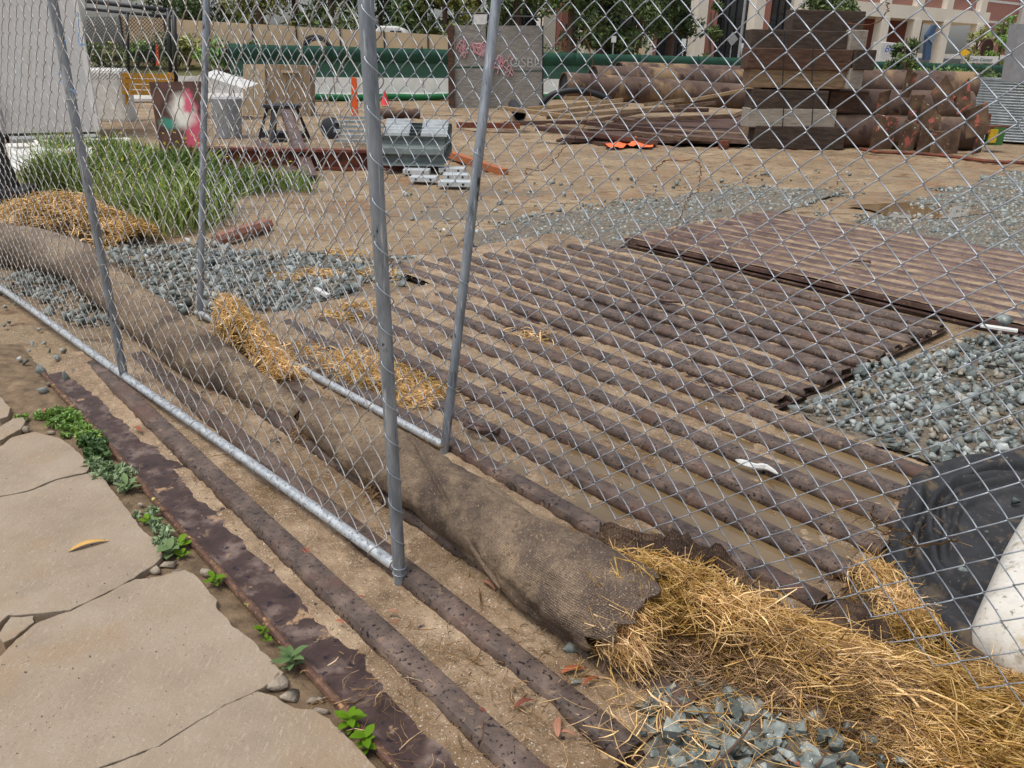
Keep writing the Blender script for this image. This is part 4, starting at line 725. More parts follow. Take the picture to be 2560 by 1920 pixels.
# ---- vehicles and signs beyond the screen
trk = thing('delivery_truck', pt(2245, 170, 62)*np.array([1, 1, 0]), 'white box truck with blue lettering parked before the columns', 'truck')
a = pt(2196, 150, 62); b = pt(2296, 150, 63); zt, zb_ = pt(2196, 104, 62)[2], .9
mb = MB(); mb.extrude([(a[0], a[1], zb_), (b[0]-.7, b[1], zb_), (b[0]-.7, b[1], zt-.12), (a[0], a[1], zt)], (.35, 2.3, 0)); bevel(mb.build('cargo_box', m_white, trk), .05)
mb = MB(); xx, yy = b[0]-.68, b[1]; mb.extrude([(xx, yy+.1, .5), (xx+1.9, yy+.1, .5), (xx+1.9, yy+.1, 1.35), (xx+1.15, yy+.1, 1.5), (xx+.65, yy+.1, 2.3), (xx, yy+.1, 2.35)], (.3, 2.0, 0)); bevel(mb.build('cab', m_white, trk), .06)
mb = MB(); mb.extrude([(xx+.15, yy+.08, 1.5), (xx+.95, yy+.08, 1.5), (xx+.55, yy+.08, 2.2), (xx+.15, yy+.08, 2.2)], (0, .03, 0)); mb.build('side_window', m_glass, trk)
for w_ in (a[0]+.7, xx+1.0): mb = MB(); mb.lathe((w_, yy+.25, .45), [(.45, -.12), (.45, .12)], 16, rx(math.pi/2)); mb.build('wheel', m_rub, trk)
def text(parent, body, loc, size, mat, rot=(math.pi/2, 0, 0), name='lettering', skew=0., depth=.004):
    cu = bpy.data.curves.new(name, 'FONT'); cu.body = body; cu.size = size; cu.extrude = depth; cu.align_x = 'CENTER'; cu.shear = skew; tmp = bpy.data.objects.new('tmp', cu); COL.objects.link(tmp); dg = bpy.context.evaluated_depsgraph_get()
    me = bpy.data.meshes.new_from_object(tmp.evaluated_get(dg)); bpy.data.objects.remove(tmp); me.materials.clear(); me.materials.append(mat); o = bpy.data.objects.new(name, me); COL.objects.link(o); o.parent = parent
    o.location = Vector([float(v) for v in loc])-(wloc(parent) if parent else Vector((0, 0, 0))); o.rotation_euler = rot; return o
m_blue = plain('blue_letter', C(48, 84, 170), .5)
p = pt(2225, 122, 62); text(trk, 'BRI', (p[0], p[1]-.1, p[2]-.2), .62, m_blue, skew=.25)
car = thing('parked_car', pt(1640, 170, 58)*np.array([1, 1, 0]), 'dark red parked car between the hedge bushes', 'car'); c0 = np.array(car.location)
mb = MB(); mb.extrude([c0+np.array(q) for q in ((-.9, 0, .35), (.9, 0, .35), (.92, 0, .95), (.75, 0, 1.05), (.6, 0, 1.75), (-.6, 0, 1.75), (-.75, 0, 1.05), (-.92, 0, .95))], (0, 4.2, 0)); bevel(mb.build('body', m_red, car), .12, 2)
mb = MB(); mb.extrude([c0+np.array(q) for q in ((-.62, -.02, 1.1), (.62, -.02, 1.1), (.5, -.02, 1.62), (-.5, -.02, 1.62))], (0, .03, 0)); mb.build('rear_window', m_glass, car)
for sx in (-.75, .75): mb = MB(); mb.lathe(c0+np.array([sx, .8, .33]), [(.33, -.1), (.33, .1)], 14, ry(math.pi/2)); mb.build('wheel', m_rub, car)
van = thing('white_van', pt(985, 100, 52)*np.array([1, 1, 0]), 'white van whose roof shows over the tan screen', 'van'); a, b = pt(938, 80, 52), pt(1030, 82, 52)
zr = pt(985, 65, 52)[2]; mb = MB(); mb.extrude([(a[0], a[1], .5), (b[0], b[1], .5), (b[0], b[1], zr-.8), (b[0]-.5, b[1], zr-.15), (b[0]-.9, b[1], zr), (a[0]+.2, a[1], zr), (a[0], a[1], zr-.3)], (0, 1.9, 0)); bevel(mb.build('body', m_white, van), .1, 2)
mb = MB(); mb.extrude([(b[0]-1.3, b[1]-.02, zr-.75), (b[0]-.45, b[1]-.02, zr-.75), (b[0]-.65, b[1]-.02, zr-.25), (b[0]-1.3, b[1]-.02, zr-.25)], (0, .03, 0)); mb.build('side_window', m_glass, van)
def sign(name, px, py_top, py_bot, w, Y, mat, label, shape='rect', pole=True, cat='sign'):
    top, bot = pt(px, py_top, Y), pt(px, py_bot, Y); t = thing(name, (bot[0], bot[1], 0), label, cat); h = top[2]-bot[2]; x, y = bot[0], bot[1]; mb = MB()
    if shape == 'diamond': pol = [(x, y, bot[2]), (x+w/2, y, (top[2]+bot[2])/2), (x, y, top[2]), (x-w/2, y, (top[2]+bot[2])/2)]
    elif shape == 'oval': pol = [(x+w/2*math.cos(q), y, (top[2]+bot[2])/2+h/2*math.sin(q)) for q in np.linspace(0, 2*math.pi, 24)[:-1]]
    else: pol = [(x-w/2, y, bot[2]), (x+w/2, y, bot[2]), (x+w/2, y, top[2]), (x-w/2, y, top[2])]
    mb.extrude(pol, (0, .04, 0)); mb.build('board', mat, t)
    if pole: mb = MB(); mb.tube([(x, y+.08, 0), (x, y+.08, top[2])], .04, 8); mb.build('pole', m_grey, t)
    return t
sign('street_sign', 1829, 80, 115, .75, 56, m_grey, 'grey back of a diamond street sign on a pole', 'diamond'); sign('warning_sign', 2408, 122, 141, .85, 56, plain('sign_yellow', C(236, 186, 30), .5), 'yellow diamond warning sign beyond the hedge', 'diamond')
sign('white_sign', 1534, 90, 106, .3, 54, m_white, 'small white sign on a post before the dark pine'); sign('white_sign', 1709, 97, 115, .28, 54, m_white, 'narrow white post sign beside the hedge and column'); sign('white_sign', 1603, 121, 141, .35, 54, m_plyl, 'short cream post beside the red car')
sign('entrance_sign', 2458, 140, 158, 1.9, 58, m_white, 'low white entrance sign with dark lettering behind the hedge'); sign('oval_sign', 2462, 97, 146, 1.0, 70, plain('brown_sign', C(64, 40, 38), .6), 'dark brown oval monument sign near the striped wing', 'oval')
p = pt(2452, 149, 58); text(None, 'Care Center', (p[0], p[1]-.05, p[2]-.1), .3, m_dark).name = 'sign_lettering'; props(bpy.data.objects['sign_lettering'], 'dark lettering across the low white entrance sign', 'lettering')
t = thing('message_board', pt(1875, 175, 45)*np.array([1, 1, 0]), 'pale grey portable message board standing behind the green screen', 'message board'); q = [pt(1852, 108, 45), pt(1893, 108, 45), pt(1893, 120, 45), pt(1872, 124, 45), pt(1866, 153, 45), pt(1858, 152, 45)]
mb = MB(); mb.extrude(q, (0, .25, 0)); mb.build('board', plain('pale_blue_grey', C(190, 200, 210), .5), t); mb = MB(); mb.tube([pt(1868, 153, 45.2), pt(1868, 180, 45.2)], .06, 8); mb.build('mast', m_grey, t)
t = thing('blue_sculpture', pt(2325, 170, 80)*np.array([1, 1, 0]), 'dark blue angular steel sculpture before the columns', 'sculpture'); mb = MB(); mb.extrude([pt(2312, 150, 80), pt(2326, 150, 80), pt(2332, 95, 80), pt(2345, 62, 80), pt(2336, 62, 80), pt(2318, 88, 80)], (0, .6, 0)); mb.build('blade', plain('steel_blue', C(62, 86, 116), .5), t); mb = MB(); mb.extrude([pt(2318, 92, 79.9), pt(2342, 88, 79.9), pt(2332, 110, 79.9)], (0, .5, 0)); mb.build('fin', plain('pale_steel', C(120, 134, 150), .5), t)
mb = MB(); mb.tube([(pt(1846, 150, 54)[0], 54, 0), (pt(1846, 150, 54)[0], 54, 9)], [.1, .07], 10); one('lamp_post', mb, m_grey, 'tall grey lamp post before the glass front', 'lamp post', smooth=True)
# far gate of dark pipe and mesh on the left, orange post, yellow barricade
Yg = 20.; fg = thing('yard_gate', pt(430, 215, Yg)*np.array([1, 1, 0]), 'dark pipe framed chain-link gate beyond the pale trailer', 'gate')
for (x0, y0, x1, y1, r) in ((420, 20, 428, 205, .05), (435, 25, 440, 205, .05), (215, 2, 422, 26, .05), (215, 22, 420, 42, .035), (318, 30, 322, 205, .035)): mb = MB(); mb.tube([pt(x0, y0, Yg), pt(x1, y1, Yg)], r, 10); mb.build('rail', m_dark, fg, smooth=True)
for k in range(34):
    for sg in (1, -1):
        x = 200+k*9.; y0 = 40; mb = MB(); p = [(x, 42), (x+sg*150, 200)]; xs = [min(max(q, 216), 424) for q in (p[0][0], p[1][0])]; f = [(xs[0]-p[0][0])/(sg*150), (xs[1]-p[0][0])/(sg*150)]
        if f[1]-f[0] < .05: continue
        mb.tube([pt(xs[0], 42+158*f[0], Yg+.03*sg), pt(xs[1], 42+158*f[1], Yg+.03*sg)], .006, 4, cap=False); mb.build('mesh_wire', m_dark, fg)
mb = MB(); a = pt(393, 162, 26); mb.extrude([pt(389, 112, 26), pt(394, 110, 26), pt(397, 163, 26), pt(390, 163, 26)], (0, .05, 0)); one('marker_post', mb, m_orange, 'thin orange marker post behind the yard gate', 'marker post')
t = thing('yellow_barricade', pt(370, 265, 19)*np.array([1, 1, 0]), 'yellow slatted barricade behind the painted steel plate', 'barricade')
for k in range(4): mb = MB(); mb.box(pt(370, 190+14*k, 19), (1.15, .04, .10)); mb.build('slat', m_yellow, t)
for x in (318, 424): mb = MB(); mb.bar(pt(x, 182, 19.05), pt(x, 262, 19.05), .06, .06, (0, 1, 0)); mb.build('upright', m_yellow, t)
mb = MB(); mb.box(pt(280, 240, 21), (.9, .6, 1.3)); bevel(one('white_tank', mb, m_white, 'white plastic tank beside the trailer corner', 'tank'), .12, 3)
# ---- trailer on the left with slabs and sheeting at its foot
YT = gY(150, 343); b = pt(250, 338, YT); fa = math.radians(29); a = b-6*np.array([math.cos(fa), math.sin(fa), 0]); tr_ = thing('site_trailer', (b[0], b[1], 0), 'pale grey site trailer wall with a vertical seam', 'trailer')
zt = 4.4; mb = MB(); bk = np.array([-math.sin(fa), math.cos(fa), 0])*2.4; mb.extrude([(q[0], q[1], .12) for q in (a, b, b+bk, a+bk)], (0, 0, zt)); mb.build('wall', m_trail, tr_)
s0_, s1_ = pt(24, 0, YT), pt(88, 335, YT); mb = MB(); sm_ = b+(a-b)*.265; mb.bar((sm_[0], sm_[1]-.006, .15), (sm_[0], sm_[1]-.006, zt), .055, .03, (0, 1, 0)); mb.build('seam', m_grey, tr_)
mb = MB(); mb.bar((b[0]-.02, b[1]-.02, .13), (b[0]-.02, b[1]-.02, zt), .09, .05, (0, 1, 0)); mb.build('corner_trim', m_trail, tr_)
mb = MB(); mb.bar((a[0], a[1]+.05, .10), (b[0]-.1, b[1]+.03, .10), .1, .12); mb.build('skid', m_dark, tr_)
for k, (x0, x1, y) in enumerate(((30, 250, 352), (20, 230, 372), (90, 330, 362))):
    p, q = G(x0, y+14, 0), G(x1, y+6, 0); mb = MB(); mb.bar(p+[0, 0, .08], q+[0, 0, .08], .5, .14); bevel(one('concrete_plank', mb, m_barr if k else m_grey, ('grey concrete plank lying nearest the trailer foot', 'pale concrete plank among the weeds by the trailer', 'long pale plank running past the trailer corner')[k], 'plank'), .02)
sv = []; 
for i in range(14):
    for j in range(8): p = G(30+16*i, 445-7*j, 0); sv.append((p[0], p[1], .10+.16*math.sin(j/7*3.1)*(1+.5*float(vnoise(i*.5, j*.6)))+.05*float(vnoise(i*1.1, j))))
mb = MB(); mb.add(sv, [(i*8+j, (i+1)*8+j, (i+1)*8+j+1, i*8+j+1) for i in range(13) for j in range(7)]); o = one('white_sheeting', mb, m_white, 'crumpled white sheeting behind the weeds by the trailer', 'sheeting', smooth=True)
# black tapered column with a wide foot
Yc = gY(20, 515); cb = G(12, 500, 0); col_ = thing('black_column', cb, 'black tapered steel column on a square base at the straw heap', 'column')
mb = MB(); mb.lathe(cb+np.array([-.02, 0, .14]), [(.20, 0), (.19, .05), (.14, .35), (.10, 1.0), (.09, 2.5)], 14); smooth_by_angle(mb.build('shaft', m_black, col_)); mb = MB(); mb.box(cb+np.array([0, 0, .075]), (.62, .5, .15), rz(.3)); bevel(mb.build('base', m_black, col_), .02)
# ---- rusty plate with spray paint
m_spray = bpy.data.materials.new('sprayed_steel'); m_spray.use_nodes = True; n_ = m_spray.node_tree.nodes; L_ = m_spray.node_tree.links; bs = n_['Principled BSDF']; bs.inputs['Roughness'].default_value = .7
g_ = n_.new('ShaderNodeTexCoord')
def ell(cx, cz, rx_, rz_, wob=.35, sc=6.):
    mp = n_.new('ShaderNodeMapping'); mp.inputs['Location'].default_value = (-cx/rx_, 0, -cz/rz_); mp.inputs['Scale'].default_value = (1/rx_, 0, 1/rz_); L_.new(g_.outputs['Object'], mp.inputs[0]); ln = n_.new('ShaderNodeVectorMath'); ln.operation = 'LENGTH'; L_.new(mp.outputs[0], ln.inputs[0])
    ns = n_.new('ShaderNodeTexNoise'); ns.inputs['Scale'].default_value = sc; ns.inputs['Detail'].default_value = 5; L_.new(g_.outputs['Object'], ns.inputs['Vector']); ad = n_.new('ShaderNodeMath'); ad.operation = 'MULTIPLY_ADD'; L_.new(ns.outputs['Fac'], ad.inputs[0]); ad.inputs[1].default_value = wob*2; ad.inputs[2].default_value = -wob
    sm = n_.new('ShaderNodeMath'); L_.new(ln.outputs['Value'], sm.inputs[0]); L_.new(ad.outputs[0], sm.inputs[1]); mr = n_.new('ShaderNodeMapRange'); mr.inputs['From Min'].default_value = 1.0; mr.inputs['From Max'].default_value = .45; L_.new(sm.outputs[0], mr.inputs[0]); return mr.outputs[0]
base_n = n_.new('ShaderNodeTexNoise'); base_n.inputs['Scale'].default_value = 5; base_n.inputs['Detail'].default_value = 8; L_.new(g_.outputs['Object'], base_n.inputs['Vector']); cr_ = n_.new('ShaderNodeValToRGB'); cr_.color_ramp.elements[0].color = C(66, 42, 38); cr_.color_ramp.elements[0].position = .3; cr_.color_ramp.elements[1].color = C(112, 78, 66); cr_.color_ramp.elements[1].position = .7; L_.new(base_n.outputs['Fac'], cr_.inputs[0]); cur = cr_.outputs[0]
for (cx, cz, a_, b_, col, wob, sc) in ((.30, .50, .16, .55, C(214, 92, 116), .7, 9), (-.06, .62, .16, .10, C(70, 150, 128), .6, 8), (.16, .78, .22, .30, C(246, 240, 228), .45, 5), (.26, .92, .10, .22, C(226, 104, 130), .8, 12), (.05, .12, .35, .07, C(190, 160, 120), .9, 14)):
    mx = n_.new('ShaderNodeMix'); mx.data_type = 'RGBA'; L_.new(ell(cx, cz, a_, b_, wob, sc), mx.inputs['Factor']); L_.new(cur, mx.inputs['A']); mx.inputs['B'].default_value = col; cur = mx.outputs['Result']
L_.new(cur, bs.inputs['Base Color'])
Yp = gY(440, 418); pc = G(445, 418, 0); q = [pt(372, 205, Yp+.06), pt(508, 203, Yp+.06), pt(510, 392, Yp), pt(407, 414, Yp)]; q[2][2] = max(q[2][2], .0); mb = MB(); mb.extrude([q[3], q[2], q[1], q[0]], (0, .03, 0)); o = mb.build('painted_steel_plate', m_spray, origin=(pc[0], pc[1], 0)); props(o, 'upright rusty steel plate sprayed with white, pink and green paint', 'steel plate')
# ---- plywood block, grey bin
Yb = 24.; t = thing('plywood_block', pt(690, 290, Yb)*np.array([1, 1, 0]), 'tan weathered plywood formwork with a pale side board', 'plywood formwork')
mb = MB(); mb.extrude([pt(664, 292, Yb), pt(776, 290, Yb), pt(775, 164, Yb), pt(664, 161, Yb)], (0, .6, 0)); mb.build('front_panel', m_plyw, t)
for x0, x1 in ((608, 634), (637, 662)): mb = MB(); mb.extrude([pt(x0, 290, Yb-.05), pt(x1, 292, Yb-.05), pt(x1, 161, Yb-.05), pt(x0, 160, Yb-.05)], (0, .06, 0)); mb.build('side_board', m_plyl, t)
mb = MB(); mb.bar(pt(704, 179, Yb-.04), pt(744, 180, Yb-.04), .06, .06); mb.build('cleat', m_plyl, t)
mb = MB(); p = pt(570, 300, 17); mb.lathe((p[0], p[1], 0), [(.24, 0), (.29, .55), (.31, .75), (.28, .77)], 16); one('grey_bin', mb, m_grey, 'grey bin between the painted plate and plywood block', 'bin', smooth=True)
mb = MB(); mb.extrude([pt(455, 205, 22), pt(560, 228, 22), pt(612, 222, 22), pt(500, 186, 22)], (0, 1.2, .1)); one('white_sheet', mb, m_white, 'tilted white sheet behind the painted steel plate', 'sheet')
mb = MB(); mb.extrude([pt(878, 292, 22), pt(894, 292, 22), pt(890, 196, 22), pt(878, 192, 22)], (0, .1, 0)); one('orange_post', mb, m_orange, 'flat orange post standing behind the gate post', 'post')
mb = MB(); p = pt(962, 250, 30); mb.lathe((p[0], p[1], 0), [(.16, 0), (.14, .05), (.03, .48)], 12); one('traffic_cone', mb, plain('cone_red', C(220, 70, 70), .6), 'small red traffic cone at the foot of the barriers', 'traffic cone', smooth=True)
# ---- plywood hoarding with spray marks
Yh = 30.; hd = thing('plywood_hoarding', pt(1245, 270, Yh)*np.array([1, 1, 0]), 'grey weathered plywood hoarding of stacked sheets with pink spray scrawl', 'hoarding')
for (x0, x1, y0, y1, dy) in ((1136, 1214, 63, 166, 0), (1136, 1212, 171, 272, .02), (1217, 1358, 64, 176, .25), (1217, 1356, 179, 276, .27)):
    mb = MB(); mb.extrude([pt(x0, y1, Yh+dy), pt(x1, y1, Yh+dy), pt(x1, y0, Yh+dy), pt(x0, y0, Yh+dy)], (0, .05, 0)); mb.build('plywood_sheet', m_ply, hd)
mb = MB(); mb.bar(pt(1129, 270, Yh), pt(1127, 64, Yh), .2, .2, (0, 1, 0)); mb.build('post', m_tim[1], hd)
for (x0, y0, x1, y1) in ((1143, 62, 1143, 34), (1143, 34, 1222, 32), (1222, 32, 1218, 62), (1272, 64, 1274, 41), (1274, 41, 1354, 42), (1354, 42, 1353, 64), (1357, 64, 1357, 240)): mb = MB(); mb.tube([pt(x0, y0, Yh+.1), pt(x1, y1, Yh+.1)], .03, 6); mb.build('frame_bar', m_black, hd)
mb = MB(); mb.extrude([pt(1184, 61, Yh+.05), pt(1217, 61, Yh+.05), pt(1217, 36, Yh+.05), pt(1184, 36, Yh+.05)], (0, .01, 0)); mb.build('notice', m_white, hd)
m_spk = plain('pink_spray', C(196, 150, 156), .8)
for (x0, x1, yc, am, nn, Ys) in ((1148, 1212, 122, 11, 9, Yh-.03), (1224, 1282, 158, 13, 5, Yh+.22)):
    
    for j in range(nn*3):
        cx, cy_ = x0+(x1-x0)*rng.random(), yc+am*.5*rng.normal(); P = [pt(cx+dx*(7+6*rng.random()), cy_+dy*(7+5*rng.random()), Ys) for dx, dy in ((-1, rng.normal()), (-.2, rng.normal()), (.4, rng.normal()), (1, rng.normal()))]; mb = MB(); mb.tube(path3(P, 10), .012+.014*rng.random(), 4); mb.build('spray_stroke', m_spk, hd)
p = pt(1316, 168, Yh+.22); text(hd, 'OSBLI', (p[0], p[1], p[2]), .46, plain('pale_stencil', C(172, 170, 166), .9))
# ---- rusty pipes on dunnage, long ones
def rpipe(p, q, r, label, group='long rusty pipes behind the lumber', wall=.03):
    p = np.asarray(p); q = np.asarray(q); t = thing('steel_pipe', (p+q)/2-np.array([0, 0, r]), label, 'pipe', group); mb = MB(); d = unit(q-p); a = np.linspace(0, 2*math.pi, 25)[:-1]; X = unit(np.cross(d, [0, 0, 1.])); Z = np.cross(X, d); rings = []
    for (c, rr) in ((p+d*.05, r-wall), (p, r-wall), (p, r), (q, r), (q, r-wall), (q-d*.05, r-wall)): rings.append(c+(np.cos(a)[:, None]*X+np.sin(a)[:, None]*Z)*rr)
    mb.add(np.concatenate(rings), [(i*24+k, i*24+(k+1) % 24, (i+1)*24+(k+1) % 24, (i+1)*24+k) for i in range(5) for k in range(24)]); smooth_by_angle(mb.build('wall', m_pipe, t)); mb = MB(); mb.add(rings[0], [tuple(range(24))]); mb.add(rings[5], [tuple(range(23, -1, -1))]); mb.build('dark_bore', m_black, t); return t
for (x0, y0, Y0, x1, y1, Y1) in ((1408, 214, 24, 1960, 248, 26.5), (1482, 196, 25.2, 1960, 207, 28), (1545, 185, 26.6, 1960, 197, 29)): rpipe(pt(x0, y0, Y0), pt(x1, y1, Y1), .36, {1408: 'long muddy rusty pipe right behind the loose lumber', 1482: 'long rusty pipe between two others behind the lumber', 1545: 'farthest long rusty pipe below the green screen'}[x0])
# ---- timber stack
YS = 17.3
ts = [(1885, 2112, 317, 370, 0, 0), (1868, 2088, 273, 317, 2, 0), (1878, 2068, 227, 272, 0, 0), (2070, 2166, 229, 280, 1, .4), (1872, 2112, 171, 217, 3, .05), (2114, 2149, 174, 220, 2, .1), (1868, 2129, 124, 170, 1, 0), (2131, 2182, 127, 172, 0, .1), (1876, 2116, 78, 123, 0, .05), (2118, 2160, 78, 123, 2, .15), (1980, 2160, 29, 77, 0, .2), (1868, 1930, 316, 372, 3, .9), (1900, 2100, 219, 226, 1, .5)]
for k, (x0, x1, y0, y1, mi, dy) in enumerate(ts):
    p0, p1 = pt(x0, (y0+y1)/2, YS+dy), pt(x1, (y0+y1)/2+ .01*(x1-x0), YS+dy+.15); h = (y1-y0-1.5)*YS/1990*1.02; c = (p0+p1)/2; L = np.linalg.norm(p1-p0); ang = math.atan2(p1[1]-p0[1], p1[0]-p0[0])
    mb = MB(); mb.box(c+np.array([0, .22, 0]), (L, .42, h), rz(ang)); lab = ('dark purple stained timber at the bottom of the stack', 'pale grey timber in the second layer of the stack', 'dark timber in the third layer of the stack', 'brown timber jutting from the third layer beside the pipes', 'muddy tan timber above the gap in the stack', 'pale timber end beside the muddy tan timber', 'red brown long timber in the middle of the stack', 'dark timber end jutting over the pipes', 'black brown timber below the top of the stack', 'grey timber end with a pink mark near the stack top', 'black timber alone on top of the stack', 'tan timber end set back at the foot of the stack', 'thin spacer board in the gap of the stack')[k]
    bevel(one('timber', mb, m_tim[mi], lab, 'timber', 'timbers in the tall stack'), .015)
for x in (1962, 2035):
    for (ya, yb) in ((78, 216), (228, 318)): mb = MB(); mb.tube([pt(x, ya, YS-.04), pt(x-6, yb, YS-.04)], .012, 5); one('binding_wire', mb, m_black, 'dark binding wire strapped round the timber stack', 'wire', 'wires round the timber stack')
# ---- loose lumber
LB_ = [(140, 940, 960, 865, 3), (250, 985, 1000, 900, 0), (300, 1012, 1400, 930, 0), (620, 1062, 1400, 910, 1), (1150, 905, 1490, 862, 0), (1540, 868, 2100, 762, 3), (-60, 1075, 640, 1055, 2), (210, 1105, 1260, 1232, 2), (640, 1062, 1660, 1170, 2), (1200, 945, 1760, 890, 1), (1060, 1035, 1900, 1002, 1), (1890, 1012, 2070, 945, 0), (840, 1020, 1360, 1100, 1), (1400, 1182, 2050, 1225, 1), (1360, 1100, 1950, 1115, 2), (1050, 1150, 1480, 1205, 1), (455, 850, 800, 850, 3), (700, 1195, 1240, 1260, 2), (300, 1085, 900, 1150, 0), (680, 1270, 830, 1330, 2), (1500, 1060, 2080, 1060, 2), (900, 960, 1700, 950, 2), (-120, 930, 520, 1010, 3), (1000, 1110, 2000, 1170, 0)]
for k, (x0, y0, x1, y1, mi) in enumerate(LB_):
    yl = max(y0, y1)/3.456; Yq = min(25, max(gY(1400, min(max(yl+6, 262), 400)), 16.)) if yl > 300 else 19.5+(300-yl)*.07
    Yq = max(Yq, 16.8); p, q = pt(1280+x0/3.456, y0/3.456, Yq+.3), pt(1280+x1/3.456, y1/3.456, Yq-.3+.15*(k % 3)); p[2] = max(p[2], .04); q[2] = max(q[2], .04); mb = MB(); mb.bar(p, q, .22, .09); bevel(one('lumber_board', mb, m_lum[mi], ('tan weathered board in the loose lumber heap', 'brown board in the loose lumber heap', 'dark reddish board in the loose lumber heap', 'pale yellow board in the loose lumber heap')[mi], 'board', 'boards in the loose lumber heap'), .008)
mb = MB(); mb.extrude([G(1390, 362, 0)+[0, 0, .05], G(1900, 366, 0)+[0, 0, .05], pt(1890, 300, 22), pt(1560, 300, 22)], (0, 0, .05)); one('muddy_sheet', mb, m_lum[2], 'dark muddy sheet under the loose lumber heap', 'sheet')
mb = MB(); mb.box(G(1808, 372, 0)+[0, 0, .08], (.16, .16, .16), rz(.2)); one('wood_block', mb, m_beam, 'small red brown block on the dirt before the lumber', 'block')
mb = MB(); P = [pt(x, y, 22.5) for x, y in ((1352, 265), (1375, 240), (1410, 229), (1450, 226), (1490, 235), (1525, 250))]; mb.tube(path3(P, 30), .085, 10); one('black_hose', mb, m_rub, 'thick black hose arching over the lumber heap', 'hose', smooth=True)
t = thing('black_pipe', G(1300, 300, 0), 'black plastic pipe with an open end before the hoarding', 'pipe'); mb = MB(); a_, b_ = pt(1300, 287, 22.), pt(1283, 262, 26.); mb.tube([a_, b_], .16, 14, cap=False); o = smooth_by_angle(mb.build('wall', m_rub, t)); o.modifiers.new('t', 'SOLIDIFY').thickness = .015; mb = MB(); mb.tube([a_+(b_-a_)*.2, a_+(b_-a_)*.22], .155, 14); mb.build('bore', m_black, t)
ov = []
for i in range(16):
    for j in range(8): x = 1510+8*i+2.2*j; y = 376-3.4*j+2*float(vnoise(i*.7, j*.3)); p = G(x, y, 0); ov.append((p[0], p[1], .05+.16*abs(float(fbm(i*.35, j*.45, 4)))))
mb = MB(); mb.add(ov, [(i*8+j, (i+1)*8+j, (i+1)*8+j+1, i*8+j+1) for i in range(15) for j in range(7)]); one('orange_tarp', mb, plain('orange_cloth', C(236, 116, 66), .85), 'crumpled orange cloth on the dirt before the lumber', 'cloth', smooth=True)
# ---- pipes with plates at their ends, right of the timber stack
for (x0, x1, y, r, Y, lab) in ((2060, 2440, 330, .34, 17.9, 'lowest rusty pipe beside the timber stack'), (2060, 2420, 264, .33, 18.2, 'middle rusty pipe beside the timber stack'), (2120, 2432, 214, .32, 18.6, 'top rusty pipe beside the timber stack')): rpipe(pt(x0, y-3, Y), pt(x1, y+5, Y-.2), r, lab, None)
PQ = [[(2267, 169), (2300, 185), (2276, 245), (2248, 242)], [(2368, 185), (2382, 239), (2347, 286), (2337, 233)], [(2422, 194), (2419, 260), (2395, 289), (2392, 236)], [(2195, 230), (2233, 224), (2216, 286), (2186, 286)], [(2277, 237), (2315, 237), (2303, 313), (2267, 298)], [(2315, 250), (2347, 290), (2338, 325), (2303, 313)], [(2464, 254), (2462, 331), (2420, 349), (2423, 280)],
      [(2188, 285), (2249, 295), (2231, 372), (2171, 375)], [(2261, 298), (2303, 313), (2285, 378), (2240, 375)], [(2303, 316), (2335, 328), (2324, 388), (2288, 384)], [(2335, 328), (2377, 328), (2368, 392), (2324, 389)], [(2377, 328), (2401, 324), (2389, 391), (2368, 392)], [(2437, 337), (2467, 334), (2458, 382), (2425, 386)]]
PLAB = ['upright muddy plate with red marks on top of the pipes', 'diamond tilted plate with red lettering below the orange barricade', 'pointed plate with white paint at the end of the top pipe', 'red marked plate on the middle pipe next to the timber', 'tan plate leaning between the middle and lowest pipes', 'plate with faint green paint between two leaning plates', 'pointed brown plate beside the corrugated tank', 'wide brown plate standing on dirt before the lowest pipe', 'plate with cream flecks standing next to the wide brown plate', 'plain dark plate standing on the dirt between marked ones', 'plate with a white paint run standing on the dirt', 'narrow brown plate beside the white run plate', 'small red green marked plate before the green bracket']
for k, q in enumerate(PQ):
    Y = (17.0, 16.8, 16.6, 17.2, 17.1, 16.9, 16.5)[k] if k < 7 else 16.55+.14*(k % 2); P = np.array([pt(x, y, Y) for x, y in q]); tw_ = (.5, -.9, -1.2, .4, .2, -.8, -1.0, .15, .35, .2, -.1, -.5, .6)[k]; P[:, 1] += tw_*(P[:, 0]-P[:, 0].mean())
    if k >= 7: P[2:, 2] = np.maximum(P[2:, 2], -.03)
    mb = MB(); mb.extrude(P[::-1], (.03, .08, 0)); bevel(one('end_plate', mb, m_plate, PLAB[k], 'plate', 'plates leaning on the pipe ends'), .01)
# ---- corrugated tank, grey post, orange barricade, green bracket
Yk = gY(2520, 357); p = pt(2600, 357, Yk); t = thing('corrugated_tank', (p[0], p[1]+1.0, 0), 'galvanised corrugated steel tank at the yard edge', 'tank'); zt = pt(2520, 203, Yk)[2]; pr = []; nz = 44
for i in range(nz*3+1): f = i/(nz*3); pr.append((1.13+.018*math.sin(i*2*math.pi/6), f*zt))
mb = MB(); mb.lathe((p[0]+.12, p[1]+1.15, 0), pr, 40); smooth_by_angle(mb.build('shell', m_galvs, t), 80); mb = MB(); mb.lathe((p[0]+.12, p[1]+1.15, zt), [(1.15, 0), (1.15, .05), (1.10, .05)], 40); mb.build('rim', m_galvs, t)
mb = MB(); mb.extrude([pt(2527, 205, 19.5), pt(2580, 205, 19.5), pt(2590, 60, 19.5), pt(2548, 60, 19.5)], (0, .4, 0)); one('grey_post', mb, m_grey, 'pale grey steel post above the corrugated tank', 'post')
t = thing('orange_barricade', pt(2370, 265, 24)*np.array([1, 1, 0]), 'orange plastic barricade behind the pipe plates', 'barricade')
